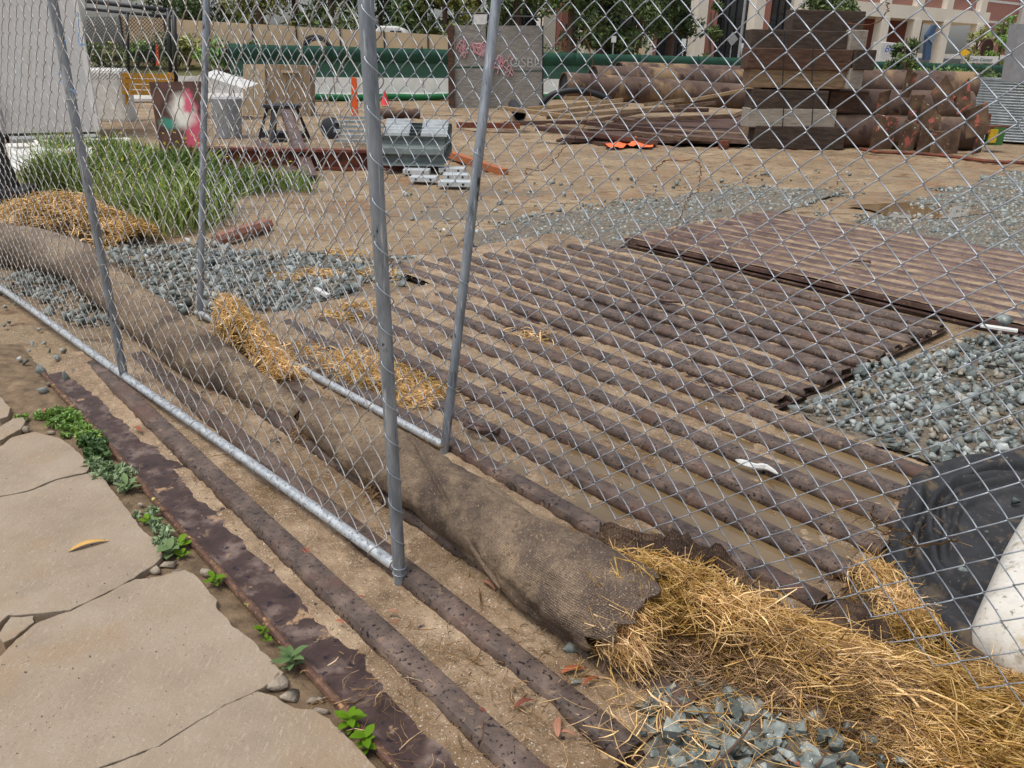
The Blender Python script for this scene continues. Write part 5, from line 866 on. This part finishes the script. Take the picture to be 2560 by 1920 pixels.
for (x0, y0, x1, y1, w) in ((2290, 190, 2420, 186, .10), (2290, 202, 2420, 198, .06), (2418, 183, 2432, 212, .14), (2428, 212, 2430, 262, .12)): mb = MB(); mb.bar(pt(x0, y0, 24), pt(x1, y1, 24), .08, w, (0, 1, 0) if abs(x1-x0) < 30 else (0, 0, 1)); mb.build('rail', m_orange, t)
for x in range(2300, 2420, 18): mb = MB(); mb.bar(pt(x, 190, 23.95), pt(x, 200, 23.95), .07, .05, (0, 1, 0)); mb.build('picket', m_orange, t)
t = thing('green_bracket', G(2490, 358, 0), 'green and yellow steel bracket on a rusty stub beside the tank', 'bracket'); mb = MB(); mb.box(pt(2487, 340, 17.3), (.28, .2, .35)); mb.build('block', plain('green_paint', C(64, 110, 56), .6), t); mb = MB(); mb.box(pt(2482, 340, 17.18), (.15, .05, .26)); mb.build('yellow_plate', plain('yellow_paint', C(204, 168, 40), .6), t); mb = MB(); mb.bar(pt(2462, 318, 17.3), pt(2514, 318, 17.4), .25, .06); mb.build('cap', m_beam, t); mb = MB(); mb.bar(pt(2467, 315, 17.3), pt(2471, 285, 17.3), .08, .08, (0, 1, 0)); mb.build('stub', m_beam, t)
mb = MB(); P = [G(x, y, .05) for x, y in ((2150, 372), (2200, 380), (2300, 384), (2400, 394), (2480, 404), (2600, 408))]; mb.tube(path3(P, 30), .035, 6); one('rusty_cable', mb, m_beam, 'rusty cable lying on the dirt before the pipe plates', 'cable', smooth=True)
# ---- rusty beams, black stand, guardrail stack
def ibeam(p, q, w, h, label, mat):
    t = thing('steel_beam', (np.asarray(p)+np.asarray(q))/2, label, 'beam'); d = unit(np.asarray(q)-np.asarray(p))
    for name, dz, hh, ww in (('top_flange', h-.02, .04, w), ('bottom_flange', .02, .04, w), ('web', h/2, h-.08, .03)): mb = MB(); mb.bar(np.asarray(p)+[0, 0, dz], np.asarray(q)+[0, 0, dz], ww, hh); mb.build(name, mat, t)
    return t
ibeam(G(470, 418, 0), G(1110, 428, 0), .22, .30, 'long red brown steel I-beam on the ground behind the weeds', m_beam)
mb = MB(); mb.bar(G(1108, 395, 0)+[0, 0, .1], G(1262, 440, 0)+[0, 0, .05], .12, .10); one('rusty_angle', mb, m_beamo, 'orange rusty angle bar beside the guardrail stack', 'angle bar')
mb = MB(); mb.bar(pt(1142, 312, 20), pt(1300, 315, 20), .2, .12); one('rusty_bar', mb, m_beam, 'dark rusty bar on the dirt before the hoarding', 'bar')
mb = MB(); mb.tube([G(930, 283, .15), G(1050, 285, .15)], .16, 12); one('rusty_drum', mb, m_pipe, 'short rusty pipe on the ground by the barriers', 'pipe', smooth=True)
st_ = G(712, 352, 0); stand = thing('black_stand', st_, 'black steel stand with splayed legs under a rusty channel', 'stand'); zt = pt(712, 262, st_[1])[2]
mb = MB(); mb.lathe(st_+np.array([0, 0, zt-.08]), [(.30, 0), (.36, .03), (.36, .08), (.2, .10)], 20); smooth_by_angle(mb.build('top_ring', m_black, stand))
for k in range(6): a = k*math.pi/3+.3; mb = MB(); mb.bar(st_+np.array([.28*math.cos(a), .28*math.sin(a), zt-.06]), st_+np.array([.5*math.cos(a), .5*math.sin(a), 0]), .10, .05, (math.cos(a), math.sin(a), .01)); mb.build('leg', m_black, stand)
mb = MB(); mb.box(st_+np.array([0, 0, .12]), (.85, .5, .1)); mb.build('foot_plate', m_black, stand)
def channel(p, q, w, label):
    t = thing('rusty_channel', np.minimum(p, q), label, 'channel'); d = unit(q-p); X = unit(np.cross(d, [0, 0, 1.])); Z = np.cross(X, d); mb = MB(); mb.bar(p, q, w, .02, Z); mb.build('web', m_rust2, t)
    for s in (-1, 1): mb = MB(); mb.bar(p+X*s*w/2-Z*.05, q+X*s*w/2-Z*.05, .02, .12, Z); mb.build('flange', m_rust2, t)
channel(pt(712, 268, st_[1]-.1), G(776, 440, .06), .17, 'rusty steel channel leaning down from the black stand'); channel(pt(646, 352, st_[1]-.6), G(738, 432, .06), .17, 'rusty channel lying under the leaning one')
mb = MB(); p = G(830, 346, .0); mb.lathe(p+np.array([0, 0, .2]), [(.12, -.09), (.21, -.07), (.23, 0), (.21, .07), (.12, .09)], 20, rx(1.3)); one('old_tyre', mb, m_rub, 'small black tyre leaning near the guardrail stack', 'tyre', smooth=True)
gs = G(1030, 440, 0)
def wprof(k): return [(0, 0), (.04, .05), (.04, .10), (-.04, .13), (-.04, .18), (.04, .21), (.04, .26), (0, .31)]
for k in range(5):
    z0 = .02+.055*k; yo = .02*k; P = []; t = thing('guardrail_section', gs+np.array([-.05, .25, 0]), 'galvanised guardrail section nested in the stack', 'guardrail', 'guardrail sections in the stack'); lean = .35
    prof_ = [(a+.02, b) for a, b in wprof(k)]; V = []
    for xx in (-.48+.02*k, .46+.02*k):
        for a, b in prof_: V.append(gs+np.array([xx, .12+a*1.3-b*-.25+.09*k, .12+b*1.35+.04*k]))
    m_ = len(prof_); mb = MB(); mb.add(V, [(j, j+1, m_+j+1, m_+j) for j in range(m_-1)]); o = mb.build('rail', m_galvd, t); o.modifiers.new('t', 'SOLIDIFY').thickness = .006
    for s in (-.25, .3): mb = MB(); mb.box(gs+np.array([s, .30+.09*k, .555+.04*k]), (.38, .08, .05)); mb.build('end_tab', m_galvw, t)
for k, (x, y, w) in enumerate(((1042, 428, .38), (1130, 424, .38), (1060, 446, .36), (1140, 440, .36), (1140, 458, .46))):
    t = thing('galvanised_block', G(x, y+12, 0), 'bright galvanised spacer block with bolt holes beside the guardrails', 'block', 'galvanised spacer blocks'); c = pt(x, y, G(x, y+12, 0)[1]-.05*k*0); c[2] = max(c[2], .06); mb = MB(); mb.box(c, (w, .22, .07)); bevel(mb.build('body', m_galvw, t), .008); 
    for s in (-.1, .1): mb = MB(); mb.lathe(c+np.array([s, -.112, 0]), [(.016, -.003), (.016, .003)], 10, rx(math.pi/2)); mb.build('bolt_hole', m_black, t)
for k in range(6):
    mb = MB(); p = G(895, 372-6*k, 0)+np.array([.1*(k % 2), 0, .14+.05*k]); mb.box(p, (.9, .12, .05)); one('galvanised_strip', mb, m_galvs, 'galvanised strip in the pile behind the gate post', 'strip', 'galvanised strips behind the post')
mb = MB(); mb.box(G(944, 392, 0)+[0, 0, .12], (.12, .3, .2)); one('orange_block', mb, m_beamo, 'orange rusted block beside the guardrail stack', 'block')
# ---- weeds in the yard
m_grass = leafmat('weed_green', C(84, 110, 48), C(118, 142, 64), C(164, 174, 100), .65)
wp = [(70, 470), (130, 400), (260, 372), (420, 405), (520, 430), (620, 460), (760, 478), (770, 492), (700, 505), (610, 505), (560, 545), (480, 598), (400, 600), (330, 560), (250, 510), (150, 490)]
Pw = np.array([G(x, y, 0)[:2] for x, y in wp]); mn, mx_ = Pw.min(0), Pw.max(0); xy = rng.uniform(mn, mx_, (60000, 2)); ed = .3*fbm(xy[:, 0]*1.5, xy[:, 1]*1.5, 81); k = inpoly(xy[:, 0]+ed, xy[:, 1]+ed*.5, Pw); xy = xy[k]; dens = fbm(xy[:, 0]*1.1, xy[:, 1]*1.1, 83); xy = xy[(dens*1.6+.5-np.clip((xy[:, 0]+3.4)/2.5, 0, .5)) > rng.random(len(xy))*.9]; n = len(xy)
hh = (.08+.44*np.clip(fbm(xy[:, 0]*.9+3, xy[:, 1]*.9, 85)+.4, 0, 1))*rng.uniform(.5, 1.2, n); dr = rng.normal(size=(n, 2))*.35; az = rng.uniform(0, 6.28, n); wx = np.stack([np.cos(az), np.sin(az)], -1)*(.004+.008*rng.random(n))[:, None]; B0 = np.column_stack([xy, np.zeros(n)]); V = np.zeros((n, 5, 3))
mid = B0+np.column_stack([dr*hh[:, None]*.45, hh*.6]); tip = B0+np.column_stack([dr*hh[:, None]*1.3, hh]); V[:, 0] = B0-np.column_stack([wx*.6, np.zeros(n)]); V[:, 1] = B0+np.column_stack([wx*.6, np.zeros(n)]); V[:, 2] = mid+np.column_stack([wx, np.zeros(n)]); V[:, 3] = tip; V[:, 4] = mid-np.column_stack([wx, np.zeros(n)])
V = V.reshape(-1, 3); F = [(0, 1, 2, 4), (4, 2, 3, 3)]; b5 = np.arange(n)*5; F4 = np.stack([b5, b5+1, b5+2, b5+4], -1); F3 = np.stack([b5+4, b5+2, b5+3], -1); fl = F4.tolist()+F3.tolist()
props(mesh_obj('weeds', V, fl, m_grass, attr=np.repeat(rng.random(n), 5), origin=(0, 0, 0)), 'green weeds and grass growing behind the straw heap', kind='stuff')
cl = [(p[0], p[1], h*.6, .07) for p, h in zip(xy[::60], hh[::60])]; V, F, A = leaves(cl, 3500, .018, 1.); props(mesh_obj('weed_leaves', V, F, m_grass, attr=A, origin=(0, 0, 0)), 'small leaves of the green weeds', kind='stuff')
fl_i = rng.integers(0, n, 260); V, F, A = leaves([(xy[i][0], xy[i][1], hh[i]*1.25, .02) for i in fl_i], 700, .014, 1.); props(mesh_obj('weed_flowers', V, F, plain('flower_yellow', C(226, 206, 60), .7), origin=(0, 0, 0)), 'tiny yellow flowers over the green weeds', kind='stuff')
mb = MB(); mb.tube(path3([G(540, 600, .06), G(600, 580, .08), G(670, 560, .06)], 12), .06, 8); one('rusty_pipe', mb, plain('pink_rust', C(150, 106, 88), .9), 'short pinkish rusty pipe at the edge of the weeds', 'pipe', smooth=True)
# ================================================================== near things: fabric, sandbag, shackles, wires, weeds, leaves
m_fab = material('black_geotextile', [(.3, C(34, 35, 38)), (.6, C(54, 55, 58)), (.8, C(72, 72, 74))], 6, 8, (.8, .95), .4, 60, bdist=.006, spots=[(6, .55, .66, C(104, 90, 72)), (60, .64, .7, C(112, 102, 86)), (14, .6, .68, C(84, 76, 66))])
fx = [(2330, 1175), (2440, 1150), (2620, 1140), (2800, 1180), (2860, 1400), (2800, 1750), (2640, 1790), (2500, 1720), (2380, 1650), (2290, 1580), (2225, 1500), (2215, 1400), (2240, 1300), (2270, 1220)]
def polar(P, rings, nang, zf, zc):
    """closed outline P (k,2) -> smooth dome mesh; zf(theta, f, x, y), f = 0 centre .. 1 rim"""
    c = P.mean(0); Q = path3(np.column_stack([np.vstack([P, P[:1]]), np.zeros(len(P)+1)]), nang+1)[:-1, :2]; V = []; th = np.arctan2(Q[:, 1]-c[1], Q[:, 0]-c[0])
    for r in range(1, rings+1):
        f = r/rings; xy = c+(Q-c)*f; V.append(np.column_stack([xy, zf(th, f, xy[:, 0], xy[:, 1])]))
    V = np.vstack([[(c[0], c[1], zc)], *V]); F = [(0, 1+k, 1+(k+1) % nang) for k in range(nang)]
    F += [(1+r*nang+k, 1+(r+1)*nang+k, 1+(r+1)*nang+(k+1) % nang, 1+r*nang+(k+1) % nang) for r in range(rings-1) for k in range(nang)]
    return V, F
Pf = np.array([G(x, y, 0)[:2] for x, y in fx])
def zfab(th, f, x, y):                                   # low sheet with a few long folds that follow its rim
    rim = math.sqrt(max(0., 1-max(0, (f-.80)/.20)**4)); z = .030+.012*fbm(x*4, y*4, 94, 3)+.006*fbm(x*14, y*14, 95, 3)
    for k, (f0, w, h) in enumerate(((.88, .07, .050), (.70, .022, .055), (.62, .030, .050), (.52, .018, .045), (.43, .03, .03))):
        fc = f0+.045*np.sin(th*2+k*1.7)+.05*vnoise(th*1.6+k*9, k+.5, 131); amp = np.clip(.75+1.1*vnoise(th*1.9+k*5, 3.3+k, 132), .1, 1.3); z = z+h*amp*np.exp(-((f-fc)/w)**2)
    z = z+.03*np.clip(fbm(x*2.5, y*2.5, 134, 2), 0, 1); return .008+rim*z
V, F = polar(Pf, 150, 360, zfab, .05)
o = mesh_obj('ground_fabric', V, F, m_fab, smooth=True, origin=(*Pf.mean(0), 0)); props(o, 'crumpled black ground fabric bunched at the fence foot', 'fabric'); o.modifiers.new('t', 'SOLIDIFY').thickness = .006
for k, (x, y, z_, sz) in enumerate(((2405, 1428, .07, .022), (2545, 1255, .07, .028), (2465, 1330, .07, .012), (2330, 1300, .06, .010), (2300, 1625, .05, .022), (2330, 1600, .05, .018))):
    V, F = PROT[k]; props(mesh_obj('stone', V*sz+G(x, y, z_), F, m_stone_o), 'grey green stone lying on the black fabric', 'stone', 'stones on the black fabric')
# white sandbag on it
m_bag = material('white_sandbag', [(.3, C(196, 190, 178)), (.6, C(222, 218, 208)), (.8, C(236, 234, 228))], 7, 8, (.8, .95), .5, 26, bdist=.01, spots=[(5, .56, .68, C(184, 168, 138)), (17, .58, .7, C(164, 154, 136)), (60, .6, .68, C(140, 128, 108))])
bx = [(2562, 1285), (2505, 1385), (2445, 1520), (2428, 1575), (2470, 1615), (2560, 1675), (2720, 1770), (3000, 1640), (2960, 1300), (2740, 1190)]
Pb = np.array([G(x, y, .10)[:2] for x, y in bx])
def zbag(th, f, x, y): return .07+.13*math.sqrt(max(0, 1-f**6))+(.022*fbm(x*4, y*4, 101)+.012*fbm(x*13, y*13, 102)+.020*(1-np.abs(2*vnoise(x*5+y*2, y*9, 104)))**4)*(1.2-f)
V, F = polar(Pb, 40, 160, zbag, .20); nv = len(V); rim = np.arange(nv-160, nv); V = np.vstack([V, np.column_stack([Pb.mean(0)+(V[rim][:, :2]-Pb.mean(0))*.96, np.full(160, .04)])]); F = F+[(int(rim[k]), nv+k, nv+(k+1) % 160, int(rim[(k+1) % 160])) for k in range(160)]
o = mesh_obj('sandbag', V, F, m_bag, smooth=True, origin=(*Pb.mean(0), 0)); props(o, 'white sandbag lying on the black fabric', 'sandbag')
mb = MB(); mb.bar(G(2345, 1665, .03), G(2620, 1830, .03), .05, .03); one('white_strip', mb, m_white, 'white plastic strip half under the straw', 'strip')
mb = MB(); mb.box(G(2497, 820, .13), (.20, .05, .012), rz(-.5)); one('white_tag', mb, m_white, 'white tag lying on the corner of the raised mat', 'tag')
mb = MB(); mb.box(G(1120, 578, .04), (.10, .06, .02), rz(.5)@ry(.5)); one('paper_scrap', mb, m_white, 'white scrap on the gravel behind the leaning post', 'scrap'); mb = MB(); mb.bar(G(790, 722, .05), G(820, 740, .05), .035, .02); one('paper_scrap', mb, m_white, 'white roll of paper on the stones between the fences', 'scrap')
mb = MB(); P = path3([G(1840, 1150, .045), G(1880, 1165, .05), G(1915, 1168, .04), G(1945, 1185, .045)], 10); mb.tube(P, [.004, .012, .016, .014, .012, .015, .013, .010, .008, .003], 6); one('wood_splinter', mb, m_white, 'pale splinter of bark between ribs by the fabric', 'splinter')
# lifting shackles on the mats
def shackle(px, py, z, s, rot, label):
    c = G(px, py, z); t = thing('lifting_shackle', c, label, 'shackle'); a = np.linspace(-.15, math.pi+.15, 16); R3 = rz(rot)@rx(-.22); P = np.array([(s*math.cos(q)*1.25, -s*math.sin(q), 0) for q in a])@R3.T+c; mb = MB(); mb.tube(P, s*.22, 8); smooth_by_angle(mb.build('bow', m_rust2, t))
    e0, e1 = np.array([(s*1.5, .12*s, 0), (-s*1.5, .12*s, 0)])@R3.T+c; mb = MB(); mb.tube([e0, e1], s*.2, 8); smooth_by_angle(mb.build('pin', m_rust2, t)); mb = MB(); mb.tube([e0, e0+(e0-e1)*.06], s*.36, 6); mb.build('pin_head', m_rust2, t)
shackle(1200, 1066, .062, .056, -.5, 'rusty lifting shackle beside the leaning fence post'); shackle(1675, 752, .065, .05, -.2, 'rusty lifting shackle on the sandy middle mat'); shackle(2150, 652, .145, .05, -.2, 'small rusty lifting ring on the raised mat')
# wires caught in the rear mesh, cord on the gate post
def rpx(x, y, w=-.03):                                   # where a pixel's ray meets the leaning rear fence
    d = ray(x, y); k = ((rp.b-EYEP)@rp.e3)/(d@rp.e3); return EYEP+d*k+rp.e3*w
def fpx(x, y, w=0.): d = ray(x, y); k = ((fp.b-EYEP)@fp.e3)/(d@fp.e3); return EYEP+d*k+fp.e3*w
def wire(px, f, r, mat, label, jit=3.):
    P = path3([f(x+rng.normal()*jit*.3, y) for x, y in px], len(px)*7); P[:, :2] += .003*rng.normal(size=(len(P), 2)); mb = MB(); mb.tube(P, r, 5); return one('tie_wire', mb, mat, label, 'wire', smooth=True)
wire([(1452, 60), (1456, 75), (1449, 90), (1462, 130), (1465, 180), (1458, 250), (1455, 290), (1440, 320), (1410, 355), (1380, 390), (1350, 420), (1330, 425), (1302, 420), (1300, 432), (1315, 436)], rpx, .0015, m_wire_r, 'long rusty tie wire hanging in the rear mesh past the pipes')
wire([(1622, 425), (1640, 405), (1660, 398), (1690, 400), (1720, 398), (1738, 415), (1735, 450), (1728, 480), (1712, 485), (1700, 510), (1685, 545), (1670, 580), (1672, 612)], rpx, .0015, m_wire_r, 'kinked rusty tie wire hanging before the raised mat')
wire([(2205, 0), (2210, 15), (2195, 40), (2165, 55), (2130, 55), (2108, 52), (2102, 56)], rpx, .0014, m_wire_r, 'curled rusty wire hooked in the mesh by the stack top')
m_cord = plain('blue_cord', C(120, 170, 224), .7)
wire([(193, 30), (196, 70), (198, 90), (205, 105), (210, 112), (203, 114), (196, 100), (195, 80)], fpx, .0016, m_cord, 'loop of pale blue cord tied at the gate upright'); wire([(163, 100), (158, 130), (155, 160), (147, 180), (152, 200), (165, 216), (180, 224), (192, 238)], fpx, .0016, m_cord, 'loose pale blue cord end hanging in the gate mesh')
wire([(2195, 1260), (2185, 1290), (2215, 1330), (2245, 1320), (2290, 1330), (2260, 1350), (2310, 1360), (2400, 1345)], lambda x, y: rpx(x, y, .02), .0022, m_straw_d, 'dry twig caught in the fence above the black fabric')
# twigs by the foreground stones
for (px, lab) in (([(1775, 1930), (1800, 1900), (1840, 1860), (1870, 1825), (1885, 1800)], 'dark brown twig across the foreground stones'), ([(2040, 1915), (2055, 1900), (2066, 1885)], 'short dark twig beside an orange leaf in the stones'), ([(1505, 1680), (1520, 1640), (1545, 1605), (1590, 1575)], 'bent brown stem leaning from the torn roll to the mat')):
    P = path3([G(x, y, .07) for x, y in px], 14); mb = MB(); mb.tube(P, np.linspace(.005, .0025, 14), 6); one('twig', mb, m_bark, lab, 'twig', smooth=True)
# dead leaves
m_lf = [plain('orange_leaf', C(160, 88, 58), .7), plain('yellow_leaf', C(206, 164, 92), .65), plain('pink_leaf', C(164, 116, 92), .7), plain('brown_leaf', C(122, 66, 52), .75)]
def dead_leaf(a, b, w, mat, label, z=.03, curl=.006):
    a, b = G(*a, z), G(*b, z); n = 11; V = []; d = b-a; L = np.linalg.norm(d); X = np.array([-d[1], d[0], 0])/L
    for i in range(n):
        f = i/(n-1); ww = w*math.sin(math.pi*min(1, f**.8))**.8*L; c = a+d*f+X*.06*L*math.sin(f*3.1)+np.array([0, 0, curl*math.sin(f*3.1)]); V += [c-X*ww+[0, 0, ww*.5], c, c+X*ww+[0, 0, ww*.4]]
    mb = MB(); mb.add(V, [(i*3+j, i*3+j+1, i*3+j+4, i*3+j+3) for i in range(n-1) for j in range(2)]); o = one('dead_leaf', mb, mat, label, 'leaf', smooth=True); o.modifiers.new('t', 'SOLIDIFY').thickness = .0012; return o
dead_leaf((170, 1380), (275, 1352), .10, m_lf[1], 'long yellow leaf lying on the concrete slab', .036, .008)
for (a, b, mi, lab) in (((750, 1370), (775, 1396), 0, 'orange leaf on the sand under the gate rail'), ((1205, 1452), (1238, 1476), 2, 'pale orange leaf on sand beside the roll'), ((1395, 1845), (1400, 1790), 2, 'pink leaf hooked over the near rib'), ((1400, 1830), (1442, 1842), 2, 'pink curled leaf beside the near rib'), ((1458, 1713), (1495, 1694), 0, 'rust orange leaf beside the pale blue stone'), ((1283, 1505), (1322, 1478), 0, 'orange leaf stuck on a rib at the burlap'), ((890, 1499), (914, 1493), 0, 'small orange leaf on the sand below the gate post'), ((983, 1562), (1000, 1553), 0, 'red leaf on the sand between near ribs'), ((1400, 1684), (1465, 1673), 0, 'long curled brown orange leaf before the torn roll'), ((1285, 1770), (1335, 1750), 3, 'dark red leaf at the rib beside the stalks'), ((838, 1552), (862, 1563), 0, 'orange leaf beside the first rib'), ((965, 1529), (1000, 1535), 2, 'faint orange leaf in the second trough'), ((2190, 1435), (2240, 1445), 0, 'red orange leaf by the fabric edge'), ((2235, 1450), (2250, 1470), 2, 'curved orange leaf at the fabric edge'), ((1790, 1918), (1815, 1908), 0, 'orange leaf under the foreground twig'), ((1968, 1900), (2012, 1930), 0, 'orange leaf on the foreground stones'), ((1690, 1795), (1708, 1806), 0, 'red leaf among the foreground stones'), ((1725, 1810), (1745, 1800), 3, 'brown red leaf beside the foreground stones'), ((2290, 1263), (2335, 1272), 2, 'pale orange leaf on the black fabric'), ((335, 1068), (352, 1080), 0, 'small orange leaf in the first trough'), ((108, 1035), (120, 1020), 2, 'pink leaf chip beside the weeds at the joint'), ((1190, 1772), (1220, 1790), 3, 'dark red leaf in the near trough'), ((2280, 1000), (2292, 1005), 3, 'brown leaf on the gravel bed')):
    dead_leaf(a, b, .13, m_lf[mi], lab, .034 if mi != 2 else .03)
# crumbs of broken concrete along the joint
for k, (x, y, s) in enumerate(((690, 1712, .035), (725, 1735, .03), (805, 1770, .024), (515, 1433, .022), (385, 1425, .028), (420, 1412, .03), (440, 1432, .02), (200, 1180, .02), (60, 1075, .03), (30, 1085, .03), (780, 1752, .014), (800, 1745, .013), (130, 1078, .022), (352, 1262, .012), (350, 1280, .010))):
    V, F = PROT[(k*3) % 10]; p = G(x, y, .018); o = mesh_obj('concrete_crumb', V*np.array([s*1.2, s*1.2, s*.8])+p, F, m_rubble); props(o, 'crumb of broken concrete along the pavement edge', 'rubble', 'concrete crumbs along the joint')
# weeds growing in the joint
m_wd = [leafmat('joint_weed', C(78, 112, 40), C(112, 148, 56), C(152, 182, 84), .4), leafmat('grey_weed', C(84, 108, 70), C(116, 140, 96), C(150, 168, 124), .35)]
def leaf_mesh(c, az, L, w, lift, curve=.5):
    n = 7; V = []; d = np.array([math.cos(az), math.sin(az), 0]); X = np.array([-d[1], d[0], 0])
    for i in range(n):
        f = i/(n-1); ww = w*L*(math.sin(math.pi*f**.85)**.9+.05); p = c+d*L*f*(1-.15*lift)+np.array([0, 0, L*lift*(f-curve*f*f)]); V += [p-X*ww+[0, 0, ww*.3], p, p+X*ww+[0, 0, ww*.3]]
    return V, [(i*3+j, i*3+j+1, i*3+j+4, i*3+j+3) for i in range(n-1) for j in range(2)]
def rosette(px, py, n, L, mat, label, w=.2, z=.012, group=None):
    c = G(px, py, z); t = thing('joint_weed', c, label, 'weed', group); a0 = rng.uniform(0, 6)
    for k in range(n):
        V, F = leaf_mesh(c+np.array([0, 0, .004*k]), a0+k*2.4, L*rng.uniform(.65, 1.1), w, rng.uniform(.3, .9)); mb = MB(); mb.add(V, F); mb.build('leaf', mat, t, smooth=True)
    return t
rosette(320, 1228, 9, .06, m_wd[1], 'pale green rosette weed beside the mat lip below the long weed patch', .16)
rosette(428, 1388, 8, .055, m_wd[1], 'grey green lobed weed at the slab corner', .3); rosette(452, 1370, 6, .05, m_wd[0], 'round-leaved green weed touching the mat lip', .3); rosette(455, 1395, 5, .035, m_wd[0], 'bright green seedling below the lobed weed', .3)
rosette(537, 1462, 8, .045, m_wd[0], 'bright green seedling at the third slab', .24); rosette(655, 1583, 6, .026, m_wd[0], 'tiny green sprout in the joint halfway down', .3); rosette(668, 1605, 4, .02, m_wd[0], 'tiny paired sprout below the tiny green sprout', .3)
rosette(730, 1668, 11, .058, m_wd[1], 'star shaped green weed by the yellow flecked lip', .17); rosette(875, 1822, 12, .045, m_wd[0], 'bright green dandelion weed under the mat lip', .24); rosette(915, 1872, 11, .042, m_wd[0], 'dark green dandelion weed beside the last slab', .26); rosette(372, 1310, 6, .04, m_wd[0], 'young green weed above the slab corner', .28)
def weed_mat(pts, n, size, mat, label, spread=.05, h=.05):
    c = [G(x, y, 0) for x, y in pts]; t = thing('weed_clump', c[0], label, 'weed'); cl = [(p[0]+rng.normal()*spread*.5, p[1]+rng.normal()*spread*.5, .02+h*.5*rng.random(), spread*rng.uniform(.5, .9)) for p in c for _ in range(5)]; V, F, A = leaves(cl, n, size, .55); V[:, 2] = np.maximum(V[:, 2], .008); o = mesh_obj('foliage', V, F, mat, t, attr=A)
    mb = MB()
    for p in cl[::2]: mb.tube([(p[0], p[1], .0), (p[0]+.01, p[1], p[2])], .0015, 4)
    mb.build('stem', mat, t); return t
weed_mat([(120, 1045), (150, 1045), (180, 1060), (150, 1065), (210, 1085), (180, 1090), (215, 1105), (240, 1110)], 2600, .010, m_wd[0], 'bright green mossy weed clump in the joint', .045, .06)
weed_mat([(215, 1120), (245, 1130), (230, 1140), (255, 1150)], 900, .016, leafmat('dark_weed', C(40, 66, 34), C(62, 92, 46), C(92, 122, 66)), 'dark green leafy clump below the mossy weeds', .035, .06)
weed_mat([(240, 1175), (270, 1180), (290, 1190), (305, 1205), (280, 1205), (310, 1225)], 900, .013, m_wd[1], 'thin grey green weed patch below the leafy clump', .035, .05)
weed_mat([(370, 1300), (390, 1325), (400, 1345), (410, 1365), (425, 1375)], 500, .012, m_wd[1], 'sparse grey green weeds above the slab corner', .03, .04)
weed_mat([(70, 1056), (85, 1055)], 160, .010, m_wd[0], 'small green tuft on the broken slab', .025, .04)
# grit on the pavement
S = np.column_stack([*[np.array([G(x, y, 0)[i] for x, y in zip(rng.uniform(0, 700, 500), rng.uniform(1150, 1915, 500))]) for i in (0, 1)], np.full(500, PZ+.001), rng.lognormal(-6.5, .45, 500)]); sS, nS = sn(S[:, 0], S[:, 1]); S = S[nS < .62]
V, F, A = stones_mesh(S, PROT); props(mesh_obj('grit', V, F, material('grit', [(.3, C(60, 54, 48)), (.7, C(150, 138, 120))], 40, 2, (.8, 1), 0, tint=.7), attr=A, origin=(0, 0, 0)), 'dark grit specks on the concrete pavement', kind='stuff')

# coarse grit in the sand of the mats
k = 9000; sg_ = -4.6+3.7*rng.random(k)**.7; ng_ = .82+(2.6*rng.random(k)**1.4); zz = sand_z(sg_, ng_); ok = (zz > .006); sg_, ng_, zz = sg_[ok], ng_[ok], zz[ok]; ph = rib_phase(sg_, ng_); ok = ph > .045; sg_, ng_, zz = sg_[ok], ng_[ok], zz[ok]
S = np.column_stack([D2[0]*sg_+N2[0]*ng_, D2[1]*sg_+N2[1]*ng_, zz, rng.lognormal(-6.25, .5, len(zz))]); V, F, A = stones_mesh(S, PROT0)
props(mesh_obj('sand_grit', V, F, material('sand_grit', [(.3, C(70, 62, 54)), (.5, C(140, 126, 106)), (.7, C(206, 198, 186))], 9, 2, (.7, .95), 0, tint=.75), attr=A, origin=(0, 0, 0)), 'coarse grit and pebbles in the sand between the ribs', kind='stuff')
